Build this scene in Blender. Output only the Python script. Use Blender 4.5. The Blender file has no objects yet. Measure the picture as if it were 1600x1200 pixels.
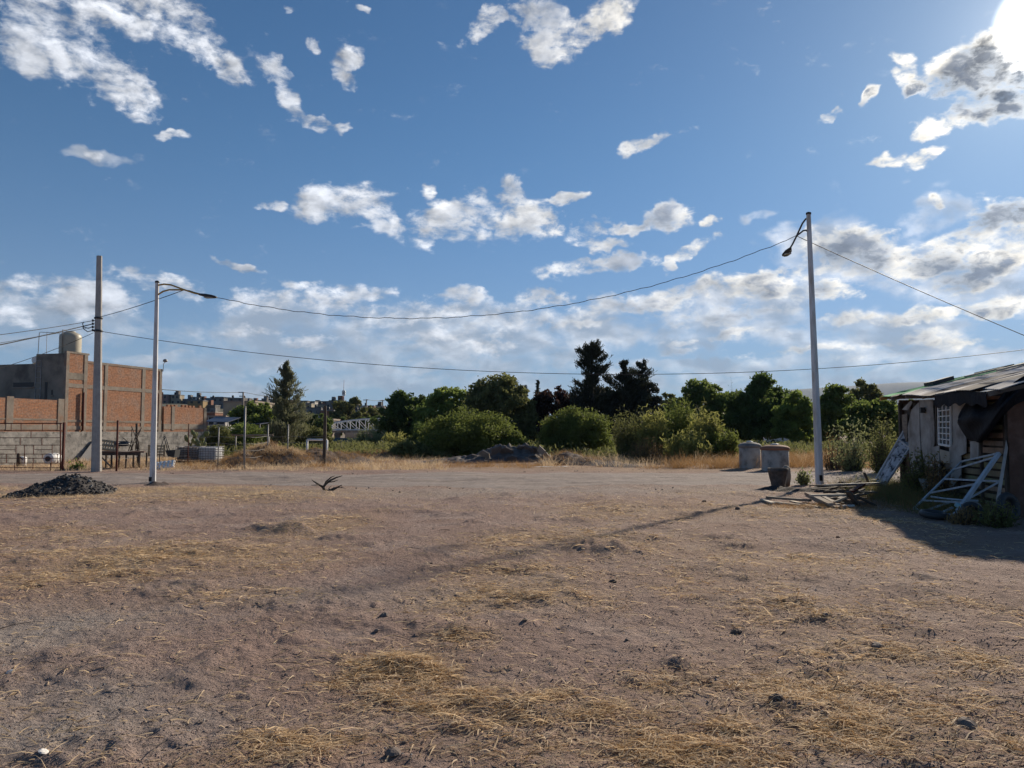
import bpy, math, random
import numpy as np
from mathutils import Vector, Matrix, Euler, noise as mnoise
R = math.radians
sc = bpy.context.scene
COL = sc.collection

# ---------------------------------------------------------------- camera
PITCH = R(3.55); F = 1209.0; EYE = 1.6
cam_d = bpy.data.cameras.new('camera'); cam = bpy.data.objects.new('camera', cam_d); COL.objects.link(cam)
cam.location = (0, 0, EYE); cam.rotation_euler = (R(90) + PITCH, 0, 0)
cam_d.sensor_width = 36; cam_d.lens = 36 * F / 1600; cam_d.clip_start = .05; cam_d.clip_end = 30000
sc.camera = cam

# ---------------------------------------------------------------- light and exposure
SUN_AZ, SUN_EL = R(35.8), R(23.8)          # azimuth measured from +Y towards +X
SUNV = Vector((math.sin(SUN_AZ) * math.cos(SUN_EL), math.cos(SUN_AZ) * math.cos(SUN_EL), math.sin(SUN_EL)))
sun_d = bpy.data.lights.new('sun', 'SUN'); sun = bpy.data.objects.new('sun', sun_d); COL.objects.link(sun)
sun_d.energy = 5.0; sun_d.angle = R(1.4); sun_d.color = (1, .87, .70)
sun.rotation_euler = (-SUNV).to_track_quat('-Z', 'Y').to_euler(); sun.location = (60, 80, 60)
sc.view_settings.view_transform = 'Standard'; sc.view_settings.look = 'None'
sc.view_settings.gamma = 1; sc.view_settings.exposure = .45; sc.view_settings.use_curve_mapping = False

def ray(px, py):
    u = (px - 800) / F; v = (600 - py) / F
    return Vector((u, math.cos(PITCH) - v * math.sin(PITCH), math.sin(PITCH) + v * math.cos(PITCH)))
def at(px, py, Y):
    d = ray(px, py); t = Y / d.y
    return Vector((d.x * t, Y, EYE + d.z * t))
def gnd(px, py, z=0.0):
    d = ray(px, py); t = (z - EYE) / d.z
    return Vector((d.x * t, d.y * t, z))

# ---------------------------------------------------------------- sky
world = bpy.data.worlds.new('World'); sc.world = world; world.use_nodes = True
def build_sky():
    nt = world.node_tree; N = nt.nodes; L = nt.links; N.clear()
    def node(t, **k):
        n = N.new(t)
        for a, b in k.items(): setattr(n, a, b)
        return n
    def val(s, v):
        if isinstance(v, bpy.types.NodeSocket): L.new(v, s)
        else: s.default_value = v
    def M(op, a, b=None, c=None, clamp=False):
        n = node('ShaderNodeMath', operation=op, use_clamp=clamp); val(n.inputs[0], a)
        if b is not None: val(n.inputs[1], b)
        if c is not None: val(n.inputs[2], c)
        return n.outputs[0]
    def VM(op, a, b=None):
        n = node('ShaderNodeVectorMath', operation=op); val(n.inputs[0], a)
        if b is not None: val(n.inputs[1], b)
        return n.outputs['Value' if op in ('DOT_PRODUCT', 'LENGTH') else 'Vector']
    def mixc(f, a, b, bt='MIX'):
        n = node('ShaderNodeMix', data_type='RGBA', blend_type=bt); val(n.inputs[0], f)
        val(n.inputs[6], a); val(n.inputs[7], b); return n.outputs[2]
    def sstep(x, a, b, o0=0., o1=1.):
        n = node('ShaderNodeMapRange', interpolation_type='SMOOTHSTEP'); val(n.inputs[0], x)
        n.inputs[1].default_value = a; n.inputs[2].default_value = b; n.inputs[3].default_value = o0; n.inputs[4].default_value = o1
        return n.outputs[0]
    tc = node('ShaderNodeTexCoord'); D = tc.outputs['Generated']
    sep = node('ShaderNodeSeparateXYZ'); L.new(D, sep.inputs[0])
    az = M('ARCTAN2', sep.outputs[0], sep.outputs[1]); el = M('ARCSINE', sep.outputs[2])
    cmb = node('ShaderNodeCombineXYZ'); L.new(az, cmb.inputs[0]); L.new(el, cmb.inputs[1])
    P = cmb.outputs[0]
    sky = node('ShaderNodeTexSky', sky_type='NISHITA'); sky.sun_disc = False
    sky.sun_elevation = SUN_EL; sky.sun_rotation = SUN_AZ; sky.altitude = 1800; sky.air_density = 1.0; sky.dust_density = .45; sky.ozone_density = 2.2
    # distance to the sun
    dt = VM('DOT_PRODUCT', D, tuple(SUNV)); ang = M('ARCCOSINE', M('MINIMUM', dt, 1.0))
    # clouds: ragged, domain-warped patches placed by azimuth / elevation
    def noise(vec, scale, det, rough=.6, typ='FBM', dist=0.0):
        n = node('ShaderNodeTexNoise', noise_dimensions='3D'); val(n.inputs['Vector'], vec)
        n.inputs['Scale'].default_value = scale; n.inputs['Detail'].default_value = det
        n.inputs['Roughness'].default_value = rough; n.inputs['Distortion'].default_value = dist
        return n
    w1 = noise(P, 9, 3).outputs['Color']
    mp = node('ShaderNodeMapping'); mp.inputs['Scale'].default_value = (1, 1.7, 1); L.new(P, mp.inputs[0]); PS = mp.outputs[0]
    warp = VM('MULTIPLY', VM('SUBTRACT', w1, (.5, .5, .5)), (.07, .045, 0))
    w2 = noise(P, 38, 2).outputs['Color']
    warp2 = VM('MULTIPLY', VM('SUBTRACT', w2, (.5, .5, .5)), (.030, .022, 0))
    PW = VM('ADD', VM('ADD', P, warp), warp2)
    def azel(px, py):
        d = ray(px, py).normalized(); return math.atan2(d.x, d.y), math.asin(d.z)
    def field(blobs, gs=1.0):
        acc = None
        for b in blobs:
            px, py, rw, rh = b[:4]; rot = b[4] if len(b) > 4 else 0; k = b[5] if len(b) > 5 else 1
            a0, e0 = azel(px, py); a1, _ = azel(px + 10, py); _, e1 = azel(px, py - 10)
            m = node('ShaderNodeMapping', vector_type='TEXTURE')
            m.inputs['Location'].default_value = (a0, e0, 0); m.inputs['Rotation'].default_value = (0, 0, R(rot))
            m.inputs['Scale'].default_value = (rw * gs * 1.5 * (a1 - a0) / 10, rh * gs * 1.5 * (e1 - e0) / 10, 1)
            L.new(PW, m.inputs[0])
            g = node('ShaderNodeTexGradient', gradient_type='SPHERICAL'); L.new(m.outputs[0], g.inputs[0])
            v = g.outputs['Fac']
            if k != 1: v = M('MULTIPLY', v, k)
            acc = v if acc is None else M('SMOOTH_MAX', acc, v, .12)
        return acc
    HARD = CLOUDS_HARD; SOFT = CLOUDS_SOFT
    n1 = noise(PS, 17, 7, .60, dist=.2).outputs['Fac']
    sd = (0.012, 0.014, 0)
    n1b = noise(VM('ADD', PS, sd), 17, 4, .55, dist=.2).outputs['Fac']
    fh = field(HARD, 1.12)
    pl = sstep(fh, -.04, .68)
    n4 = noise(PS, 58, 4, .65, dist=.4).outputs['Fac']
    dens = M('ADD', M('ADD', pl, M('MULTIPLY', M('SUBTRACT', n4, .5), 1.3)), M('MULTIPLY', M('SUBTRACT', n1, .5), 2.5))
    mask = M('MULTIPLY', M('MULTIPLY', sstep(dens, .42, 1.30), sstep(fh, .0, .2)), .96)
    n3 = noise(PS, 9, 3, .55).outputs['Fac']
    core = M('MULTIPLY', sstep(M('ADD', M('MULTIPLY', dens, .6), M('MULTIPLY', M('SUBTRACT', n3, .5), 1.6)), .50, .95), sstep(fh, .12, .5))
    fd = field([(1515,118,62,34),(1345,402,62,34),(1560,335,60,20,10),(1150,492,110,20),(1010,505,90,14),(800,505,90,14),(130,60,60,30,-25),(545,325,40,12),(745,330,40,16),(1480,440,50,12),(80,480,70,18),(600,520,90,14)])
    core = M('MAXIMUM', core, M('MULTIPLY', sstep(M('ADD', fd, M('MULTIPLY', M('SUBTRACT', n1, .5), .9)), .18, .6), mask))
    fs = field(SOFT)
    n2 = noise(PS, 14, 6, .6, dist=.3).outputs['Fac']
    dens2 = M('ADD', M('MULTIPLY', sstep(fs, 0, .7), .75), M('MULTIPLY', M('SUBTRACT', n2, .5), 2.0))
    mask2 = M('MULTIPLY', sstep(dens2, .30, 1.0), .76)
    core2 = sstep(M('ADD', M('MULTIPLY', dens2, .55), M('MULTIPLY', M('SUBTRACT', n3, .5), 1.5)), .28, .62)
    relief = M('MULTIPLY', M('SUBTRACT', n1, n1b), 5.0)
    # aureole of forward-scattered light about the sun
    glow = M('ADD', M('MULTIPLY', M('POWER', 2.718, M('MULTIPLY', ang, -1 / R(2.4))), 1.7), M('MULTIPLY', M('POWER', 2.718, M('MULTIPLY', ang, -1 / R(13.))), .38))
    disc = sstep(ang, R(1.2), R(3.2), 6.0, 0.)
    S = SKY_STRENGTH
    # sky colour: Nishita, a little desaturated towards the horizon by dust
    hs = node('ShaderNodeHueSaturation'); L.new(sky.outputs[0], hs.inputs['Color']); hs.inputs['Saturation'].default_value = 1.10
    skyc = hs.outputs[0]
    lumcap = mixc(1.0, skyc, (1, 1, 1, 1), 'MIX')
    base = VM('SCALE', skyc); N_scale = base.node; N_scale.inputs['Scale'].default_value = S
    # tone the bright horizon down and keep it blue-grey
    hz = sstep(el, R(-1), R(22))
    tint = mixc(hz, HORIZON_TINT, ZENITH_TINT)
    base = mixc(1.0, N_scale.outputs[0], tint, 'MULTIPLY')
    low = M('POWER', 2.718, M('MULTIPLY', M('MAXIMUM', el, 0.0), -1 / R(6.5)))
    base = mixc(M('MULTIPLY', low, .96), base, (.275, .37, .455, 1))
    gl = VM('SCALE', (1.0, .95, .86)); gl.node.inputs['Scale'].default_value = 1; L.new(M('MULTIPLY', glow, .30), gl.node.inputs['Scale'])
    base = VM('ADD', base, gl)
    # cloud colours (radiance)
    near = M('POWER', 2.718, M('MULTIPLY', ang, -1 / R(14.)))
    warm = mixc(sstep(ang, R(10), R(50)), (1.0, .93, .80, 1), (.93, .95, 1.0, 1))
    edge = VM('SCALE', warm); L.new(M('ADD', M('MULTIPLY', near, .9), M('ADD', .60, M('MULTIPLY', relief, .35))), edge.node.inputs['Scale'])
    greyc = VM('SCALE', (.80, .90, 1.10)); L.new(M('ADD', M('MULTIPLY', near, -.25), M('ADD', .345, M('MULTIPLY', relief, .12))), greyc.node.inputs['Scale'])
    c1 = mixc(M('MULTIPLY', core, M('MULTIPLY_ADD', sstep(ang, R(20), R(45), 1, .35), 1.0, 0)), edge, greyc)
    edge2 = VM('SCALE', (.96, .97, 1.0)); L.new(M('ADD', M('MULTIPLY', near, .8), M('ADD', .54, M('MULTIPLY', relief, .3))), edge2.node.inputs['Scale'])
    grey2 = VM('SCALE', (.82, .93, 1.10)); L.new(M('ADD', M('MULTIPLY', near, .1), .34), grey2.node.inputs['Scale'])
    c2 = mixc(core2, edge2, grey2)
    col = mixc(mask2, base, c2)
    col = mixc(mask, col, c1)
    dd = VM('SCALE', (1.0, .97, .90)); L.new(M('MULTIPLY', disc, M('SUBTRACT', 1.0, M('MULTIPLY', M('MULTIPLY', core, mask), .9))), dd.node.inputs['Scale'])
    col = VM('ADD', col, dd)
    # below the horizon: dull ground light
    col = mixc(sstep(el, R(-3), R(-.5)), (.10, .09, .08, 1), col)
    bg = node('ShaderNodeBackground'); L.new(col, bg.inputs[0]); bg.inputs[1].default_value = 1.0
    out = node('ShaderNodeOutputWorld'); L.new(bg.outputs[0], out.inputs[0])
    world.cycles.sampling_method = 'MANUAL'; world.cycles.sample_map_resolution = 512
SKY_STRENGTH = .058
HORIZON_TINT = (.62, .72, .95, 1); ZENITH_TINT = (.70, .97, 1.08, 1)
CLOUDS_HARD = [
 (110,55,105,55,-20),(175,105,85,42,-28),(230,135,45,22,-15),(40,75,50,40,-30),(270,25,70,35,-20),(345,95,45,25,-25),(190,10,90,40,0),
 (432,122,30,20,-45),(455,165,26,18,-45),(490,190,36,10,0),(545,88,24,17,25),(542,122,22,14,-20),(490,72,14,14),(540,195,18,9),
 (560,14,14,9),(448,6,12,9),
 (272,210,26,6),(370,413,48,7,-14),(420,315,28,8,12),(150,238,20,7),
 (540,312,66,36),(600,335,45,26,-20),(495,325,35,20),(500,305,30,12),
 (720,345,62,36),(785,330,60,42),(790,298,22,26),(838,345,34,24),(700,362,50,20),(885,308,26,7,5),(868,355,14,7),(675,297,12,14),
 (762,38,40,18,25),(855,75,42,30),(905,45,55,32,20),(850,20,60,25),(945,20,40,30),
 (1008,224,30,13),(918,358,36,20),(1040,330,30,20),(990,352,32,9,10),(930,410,90,15,6),(1085,382,45,11,20),(1050,402,10,18),(940,378,40,10),(1100,345,10,8),
 (1408,112,22,30,20),(1310,182,20,7),(1357,150,12,16),(1510,112,78,42),(1580,95,50,45),(1545,170,85,30),(1462,200,28,17),(1385,248,42,12),(1450,246,42,11),(1453,315,16,11),(1430,140,30,15),
 (1480,372,120,24,14),(1570,345,75,34,12),(1340,398,75,40),(1275,385,30,28,40),(1440,410,60,20),(1560,400,60,30,10),(1500,440,60,18),(1450,492,105,14,5),(1560,480,60,16,10),(1410,385,30,12),
 (480,450,50,12,0,.8),(560,462,60,14,0,.8),(720,455,40,10,0,.8),(1040,470,60,14,0,.8),(1180,440,60,16,8,.9),(900,505,80,12,4,.7),(760,545,60,10,0,.7),(1250,550,90,10,3,.7),(1500,540,80,12,5,.7),(380,520,60,12,0,.7),(1330,500,60,12,0,.7),
 (40,450,85,26),(130,468,85,28),(240,440,70,16,-4),(20,490,60,24,0,.7),
 (420,470,60,24,0,.75),(520,475,75,24,0,.7),(600,500,80,24,0,.62),(700,490,100,30,0,.66),(720,465,60,14,0,.75),(855,463,40,14),(800,500,110,20,0,.6),(960,480,100,22,0,.62),(1080,455,100,18,5,.8),(1180,452,90,20,0,.8),(1150,495,110,24,0,.62),(1300,460,70,18,0,.75),(1270,430,40,18,0,.8),
 (700,530,160,14,0,.5),(480,540,120,12,0,.5),(1150,525,130,8,3,.66),(1050,550,60,10,0,.6),(1400,540,160,14,6,.5)]
CLOUDS_SOFT = [(60,500,200,60),(500,530,260,60),(800,525,260,60),(1080,505,250,50),(1200,470,140,45),(1350,520,200,40),(900,600,500,25),(300,600,250,22),(1450,590,200,22),(1500,560,200,18),(1150,570,260,14),(700,570,260,16),(300,560,200,16),
 (1500,430,160,80),(1300,400,120,60),(150,240,60,14),(1180,345,40,12),(1450,330,80,25)]
build_sky()
# ---------------------------------------------------------------- mesh helpers
class MB:
    def __init__(s): s.v = []; s.f = []; s.sm = []
    def quad_box(s, c, ax, ay, az):
        """box from centre and three half-axis vectors"""
        c, ax, ay, az = map(Vector, (c, ax, ay, az)); b = len(s.v)
        for i, j, k in ((-1,-1,-1),(1,-1,-1),(1,1,-1),(-1,1,-1),(-1,-1,1),(1,-1,1),(1,1,1),(-1,1,1)):
            s.v.append(c + ax * i + ay * j + az * k)
        for f in ((3,2,1,0),(4,5,6,7),(0,1,5,4),(1,2,6,5),(2,3,7,6),(3,0,4,7)):
            s.f.append([b + q for q in f]); s.sm.append(False)
        return s
    def box(s, x0, x1, y0, y1, z0, z1):
        return s.quad_box(((x0+x1)/2, (y0+y1)/2, (z0+z1)/2), ((x1-x0)/2,0,0), (0,(y1-y0)/2,0), (0,0,(z1-z0)/2))
    def bar(s, a, b, w, h=None, up=(0,0,1)):
        a, b = Vector(a), Vector(b); d = b - a; h = h or w
        up = Vector(up)
        if abs(d.normalized().dot(up)) > .97: up = Vector((1,0,0))
        x = d.cross(up).normalized(); z = x.cross(d).normalized()
        return s.quad_box((a+b)/2, d/2, x*w/2, z*h/2)
    def tube(s, pts, rad, n=8, caps=True, smooth=True):
        pts = [Vector(p) for p in pts]
        if not hasattr(rad, '__len__'): rad = [rad] * len(pts)
        b = len(s.v); px = None
        for i, p in enumerate(pts):
            d = (pts[min(i+1, len(pts)-1)] - pts[max(i-1, 0)])
            d = d.normalized() if d.length > 1e-9 else Vector((0,0,1))
            if px is None:
                px = d.orthogonal().normalized()
                if abs(d.z) > .9: px = Vector((1,0,0)) - d * d.x
            x = (px - d * px.dot(d)).normalized(); px = x; y = d.cross(x)
            for k in range(n):
                a = 2 * math.pi * (k + .5) / n; s.v.append(p + (x * math.cos(a) + y * math.sin(a)) * rad[i])
        for i in range(len(pts) - 1):
            for k in range(n):
                a = b + i*n + k; c = b + i*n + (k+1) % n
                s.f.append([a, c, c + n, a + n]); s.sm.append(smooth)
        if caps:
            s.f.append([b + k for k in range(n)][::-1]); s.sm.append(False)
            s.f.append([b + (len(pts)-1)*n + k for k in range(n)]); s.sm.append(False)
        return s
    def lathe(s, c, prof, n=24, smooth=True):
        return s.tube([(c[0], c[1], c[2] + z) for r_, z in prof], [max(r_, .001) for r_, z in prof], n, True, smooth) if False else s._lathe(c, prof, n, smooth)
    def _lathe(s, c, prof, n, smooth):
        b = len(s.v)
        for r_, z in prof:
            for k in range(n):
                a = 2*math.pi*k/n; s.v.append(Vector((c[0] + r_*math.cos(a), c[1] + r_*math.sin(a), c[2] + z)))
        for i in range(len(prof)-1):
            for k in range(n):
                a = b+i*n+k; d = b+i*n+(k+1) % n; s.f.append([a, d, d+n, a+n]); s.sm.append(smooth)
        s.f.append([b+k for k in range(n)][::-1]); s.sm.append(False)
        s.f.append([b+(len(prof)-1)*n+k for k in range(n)]); s.sm.append(False)
        return s
    def slab(s, poly, thick):
        """planar polygon (list of points) given a thickness along a vector"""
        poly = [Vector(p) for p in poly]; t = Vector(thick); b = len(s.v); n = len(poly)
        s.v += poly + [p + t for p in poly]
        s.f.append(list(range(b, b+n))); s.f.append(list(range(b+n, b+2*n))[::-1]); s.sm += [False, False]
        for k in range(n):
            s.f.append([b+k, b+n+k, b+n+(k+1) % n, b+(k+1) % n]); s.sm.append(False)
        return s
    def build(s, name, material, parent=None, origin=None):
        """vertices are in world space; they are stored relative to the thing's base"""
        V = np.array([tuple(p) for p in s.v], float)
        return link_mesh(name, V, s.f, material, parent, origin, s.sm)

FR = {}       # world frame (location, rotation about z) of every thing
def link_mesh(name, V, faces, material, parent=None, origin=None, smooth=None):
    me = bpy.data.meshes.new(name)
    o = bpy.data.objects.new(name, me)
    if parent is not None: loc, rz = FR[parent]
    else:
        loc = Vector(origin) if origin is not None else Vector(((V[:,0].min()+V[:,0].max())/2, (V[:,1].min()+V[:,1].max())/2, V[:,2].min()))
        rz = 0
    W = V - np.array(loc)
    if rz:
        c, s_ = math.cos(-rz), math.sin(-rz); W = np.stack([W[:,0]*c - W[:,1]*s_, W[:,0]*s_ + W[:,1]*c, W[:,2]], 1)
    if isinstance(faces, np.ndarray):
        nf, k = faces.shape
        me.vertices.add(len(W)); me.vertices.foreach_set('co', W.astype(np.float32).ravel())
        me.loops.add(nf*k); me.loops.foreach_set('vertex_index', faces.astype(np.int32).ravel())
        me.polygons.add(nf); me.polygons.foreach_set('loop_start', np.arange(0, nf*k, k, dtype=np.int32))
        try: me.polygons.foreach_set('loop_total', np.full(nf, k, dtype=np.int32))
        except Exception: pass
        me.update(calc_edges=True); me.validate()
    else:
        me.from_pydata([tuple(p) for p in W], [], faces)
    if smooth is not None:
        me.polygons.foreach_set('use_smooth', np.array(smooth if hasattr(smooth, '__len__') else [smooth]*len(me.polygons), dtype=bool))
    me.update()
    if isinstance(material, (list, tuple)):
        for m_ in material: me.materials.append(m_)
    else: me.materials.append(material)
    if parent is not None: o.parent = parent
    else: o.location = loc
    FR[o] = (Vector(loc), rz)
    COL.objects.link(o)
    return o
def thing(name, label, cat, loc, rz=0.0, group=None):
    o = bpy.data.objects.new(name, None); COL.objects.link(o); o.empty_display_size = .2
    o.location = loc; o.rotation_euler = (0, 0, rz); o['label'] = label; o['category'] = cat
    if group: o['group'] = group
    FR[o] = (Vector(loc), rz); return o
def tag(o, label, cat, group=None, kind=None):
    o['label'] = label; o['category'] = cat
    if group: o['group'] = group
    if kind: o['kind'] = kind
    return o
def struct(o, label=None, cat=None):
    o['kind'] = 'structure'
    if label: o['label'] = label
    if cat: o['category'] = cat
    return o

# ---------------------------------------------------------------- materials
def mat(name, c1, c2=None, scale=4.0, rough=.85, bump=0.0, bscale=None, metal=0.0, c3=None, s3=1.0, detail=5, stretch=None, trans=0.0, spec=.35, coords='Object', contrast=(.35, .65)):
    m = bpy.data.materials.new(name); m.use_nodes = True; nt = m.node_tree; N, L = nt.nodes, nt.links
    b = N['Principled BSDF']; b.inputs['Roughness'].default_value = rough; b.inputs['Metallic'].default_value = metal
    b.inputs['Specular IOR Level'].default_value = spec
    tc = N.new('ShaderNodeTexCoord'); vec = tc.outputs[coords]
    if stretch:
        mp = N.new('ShaderNodeMapping'); mp.inputs['Scale'].default_value = stretch; L.new(vec, mp.inputs[0]); vec = mp.outputs[0]
    def noi(sc_, det):
        n = N.new('ShaderNodeTexNoise'); n.inputs['Scale'].default_value = sc_; n.inputs['Detail'].default_value = det; n.inputs['Roughness'].default_value = .6
        L.new(vec, n.inputs['Vector']); return n.outputs['Fac']
    col = None
    if c2 is not None:
        mr = N.new('ShaderNodeMapRange'); mr.inputs[1].default_value = contrast[0]; mr.inputs[2].default_value = contrast[1]; L.new(noi(scale, detail), mr.inputs[0])
        mx = N.new('ShaderNodeMix'); mx.data_type = 'RGBA'; L.new(mr.outputs[0], mx.inputs[0])
        mx.inputs[6].default_value = (*c1, 1); mx.inputs[7].default_value = (*c2, 1); col = mx.outputs[2]
        if c3 is not None:
            mr = N.new('ShaderNodeMapRange'); mr.inputs[1].default_value = .5; mr.inputs[2].default_value = .68; L.new(noi(s3, detail), mr.inputs[0])
            m3 = N.new('ShaderNodeMix'); m3.data_type = 'RGBA'; L.new(mr.outputs[0], m3.inputs[0]); L.new(col, m3.inputs[6]); m3.inputs[7].default_value = (*c3, 1); col = m3.outputs[2]
        L.new(col, b.inputs['Base Color'])
    else: b.inputs['Base Color'].default_value = (*c1, 1)
    if bump:
        bp = N.new('ShaderNodeBump'); bp.inputs['Strength'].default_value = 1; bp.inputs['Distance'].default_value = bump
        L.new(noi(bscale or scale*4, 6), bp.inputs['Height']); L.new(bp.outputs[0], b.inputs['Normal'])
    if trans:
        tr = N.new('ShaderNodeBsdfTranslucent')
        if col is not None: L.new(col, tr.inputs[0])
        else: tr.inputs[0].default_value = (*c1, 1)
        ms = N.new('ShaderNodeMixShader'); ms.inputs[0].default_value = trans
        L.new(b.outputs[0], ms.inputs[1]); L.new(tr.outputs[0], ms.inputs[2]); L.new(ms.outputs[0], N['Material Output'].inputs[0])
    return m
def brick_mat(name, c1, c2, mortar, bw=.24, bh=.07, ms=.012, stain=(.28,.27,.25)):
    m = bpy.data.materials.new(name); m.use_nodes = True; nt = m.node_tree; N, L = nt.nodes, nt.links
    b = N['Principled BSDF']; b.inputs['Roughness'].default_value = .9; b.inputs['Specular IOR Level'].default_value = .2
    tc = N.new('ShaderNodeTexCoord'); sp = N.new('ShaderNodeSeparateXYZ'); L.new(tc.outputs['Object'], sp.inputs[0])
    cb = N.new('ShaderNodeCombineXYZ'); L.new(sp.outputs[0], cb.inputs[0]); L.new(sp.outputs[2], cb.inputs[1])
    br = N.new('ShaderNodeTexBrick'); L.new(cb.outputs[0], br.inputs[0]); br.inputs['Scale'].default_value = 1
    br.inputs['Brick Width'].default_value = bw; br.inputs['Row Height'].default_value = bh; br.inputs['Mortar Size'].default_value = ms
    br.inputs['Color1'].default_value = (*c1, 1); br.inputs['Color2'].default_value = (*c2, 1); br.inputs['Mortar'].default_value = (*mortar, 1); br.inputs['Bias'].default_value = -.1
    n = N.new('ShaderNodeTexNoise'); n.inputs['Scale'].default_value = 1.1; n.inputs['Detail'].default_value = 8; n.inputs['Roughness'].default_value = .7; L.new(tc.outputs['Object'], n.inputs[0])
    mr = N.new('ShaderNodeMapRange'); mr.inputs[1].default_value = .48; mr.inputs[2].default_value = .76; mr.inputs[4].default_value = .60; L.new(n.outputs[0], mr.inputs[0])
    mx = N.new('ShaderNodeMix'); mx.data_type = 'RGBA'; L.new(mr.outputs[0], mx.inputs[0]); L.new(br.outputs[0], mx.inputs[6]); mx.inputs[7].default_value = (*stain, 1)
    n2 = N.new('ShaderNodeTexNoise'); n2.inputs['Scale'].default_value = 9; n2.inputs['Detail'].default_value = 4; L.new(cb.outputs[0], n2.inputs[0])
    mr2 = N.new('ShaderNodeMapRange'); mr2.inputs[1].default_value = .35; mr2.inputs[2].default_value = .7; mr2.inputs[3].default_value = .72; mr2.inputs[4].default_value = 1.2; L.new(n2.outputs[0], mr2.inputs[0])
    vm = N.new('ShaderNodeVectorMath'); vm.operation = 'SCALE'; L.new(mx.outputs[2], vm.inputs[0]); L.new(mr2.outputs[0], vm.inputs['Scale'])
    L.new(vm.outputs[0], b.inputs['Base Color'])
    bp = N.new('ShaderNodeBump'); bp.inputs['Distance'].default_value = .01; L.new(br.outputs['Fac'], bp.inputs['Height']); bp.invert = True; L.new(bp.outputs[0], b.inputs['Normal'])
    return m
MT = dict(
 brick=brick_mat('brick', (.44,.195,.098), (.33,.138,.070), (.29,.21,.155)),
 concrete=mat('concrete', (.29,.25,.205), (.19,.16,.13), 2.4, .9, .012, 14, c3=(.24,.15,.10), s3=1.6, detail=8),
 plaster=mat('plaster', (.27,.235,.19), (.18,.155,.125), 1.2, .92, .004, 9, c3=(.11,.095,.08), s3=.6),
 stonewall=mat('stonewall', (.34,.32,.29), (.20,.19,.175), 2.2, .95, .03, 5, c3=(.12,.115,.105), s3=4),
 dark=mat('dark_opening', (.012,.012,.014), rough=.4),
 white=mat('white_paint', (.80,.80,.78), (.68,.67,.64), 3, .5),
 polewhite=mat('pole_white', (.70,.70,.70), (.54,.53,.51), 2.0, .5, c3=(.42,.37,.31), s3=1.4, detail=8, stretch=(4,4,.7)),
 ochre=mat('ochre_paint', (.42,.27,.07), (.30,.19,.05), 6, .5),
 lampdark=mat('lamp_dark', (.035,.037,.04), rough=.5),
 glass=mat('lamp_glass', (.30,.30,.29), rough=.2),
 rust=mat('rust', (.11,.022,.014), (.06,.018,.012), 14, .8),
 steel=mat('grey_steel', (.30,.30,.30), (.20,.19,.18), 10, .55, metal=.3),
 wood=mat('weathered_wood', (.24,.195,.15), (.13,.105,.085), 3, .85, .003, 30, stretch=(1,1,6)),
 wooddark=mat('dark_wood', (.10,.078,.06), (.05,.04,.033), 4, .9, .003, 30),
 woodpale=mat('pale_wood', (.52,.45,.35), (.38,.32,.25), 4, .8),
 palletw=mat('pallet_wood', (.46,.38,.25), (.30,.24,.16), 4, .85),
 wire=mat('wire_black', (.02,.02,.022), rough=.6),
 tankbeige=mat('tank_beige', (.44,.40,.30), (.37,.33,.25), 2, .45),
 bark=mat('bark', (.10,.078,.06), (.055,.044,.035), 8, .9, .01, 30),
 barkpale=mat('bark_pale', (.30,.26,.21), (.18,.15,.12), 8, .9, .01, 30),
 soil_pile=mat('soil_pile', (.125,.085,.062), (.07,.05,.04), 3, .95, .03, 14),
 gravel=mat('dark_gravel', (.062,.054,.050), (.032,.028,.027), 9, .8, .02, 26),
 gravelpale=mat('pale_gravel', (.34,.33,.31), (.16,.155,.15), 9, .8),

 clod=mat('earth_clod', (.15,.105,.082), (.085,.06,.05), 8, .95, .012, 40),
 clodpale=mat('soil_crumb', (.30,.205,.165), (.16,.11,.09), 8, .95),
 rubble=mat('rubble', (.15,.13,.12), (.085,.075,.07), 2.5, .92, .02, 14),
 stone=mat('field_stone', (.22,.17,.14), (.11,.085,.072), 9, .85, .006, 50),
 stonewhite=mat('white_stone', (.72,.70,.66), (.60,.58,.54), 9, .8),
)
# ---------------------------------------------------------------- ground
def vnoise(x, y, seed=0):
    xi = np.floor(x).astype(np.int64); yi = np.floor(y).astype(np.int64); fx = x - xi; fy = y - yi
    fx = fx*fx*fx*(fx*(fx*6-15)+10); fy = fy*fy*fy*(fy*(fy*6-15)+10)
    def h(a, b):
        n = (a*374761393 + b*668265263 + seed*982451653) & 0xffffffff
        n = ((n ^ (n >> 13)) * 1274126177) & 0xffffffff
        return ((n ^ (n >> 16)) & 0xffff) / 65535.0
    return (h(xi,yi)*(1-fx)+h(xi+1,yi)*fx)*(1-fy) + (h(xi,yi+1)*(1-fx)+h(xi+1,yi+1)*fx)*fy
def fbm(x, y, oct=4, seed=0, g=.5):
    s = 0; a = 1; t = 0
    for i in range(oct):
        s = s + a*vnoise(x, y, seed+i*17); t += a; a *= g; x = x*2.03+11.3; y = y*2.03+7.7
    return s/t
BUMPS = []      # (x, y, rx, ry, h)
def bump(px, py, wpx, depth, h):
    p = gnd(px, py); BUMPS.append((p.x, p.y, wpx/F*p.y, depth, h))
bump(450,829,42,.25,.20); bump(410,826,22,.2,.13); bump(520,800,60,.3,.06); bump(560,838,40,.3,.04)
bump(960,862,50,.35,.11); bump(905,856,34,.3,.07); bump(1120,885,50,.3,.05); bump(720,985,40,.18,.06); bump(830,930,70,.3,.05)
bump(1060,1035,30,.12,.04); bump(1240,1105,60,.12,.04); bump(1290,965,70,.25,.04); bump(620,1040,60,.15,.04); bump(330,860,90,.4,.06); bump(220,880,110,.3,.05)
bump(1340,850,80,.5,.05); bump(1480,1150,60,.1,.04)
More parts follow.
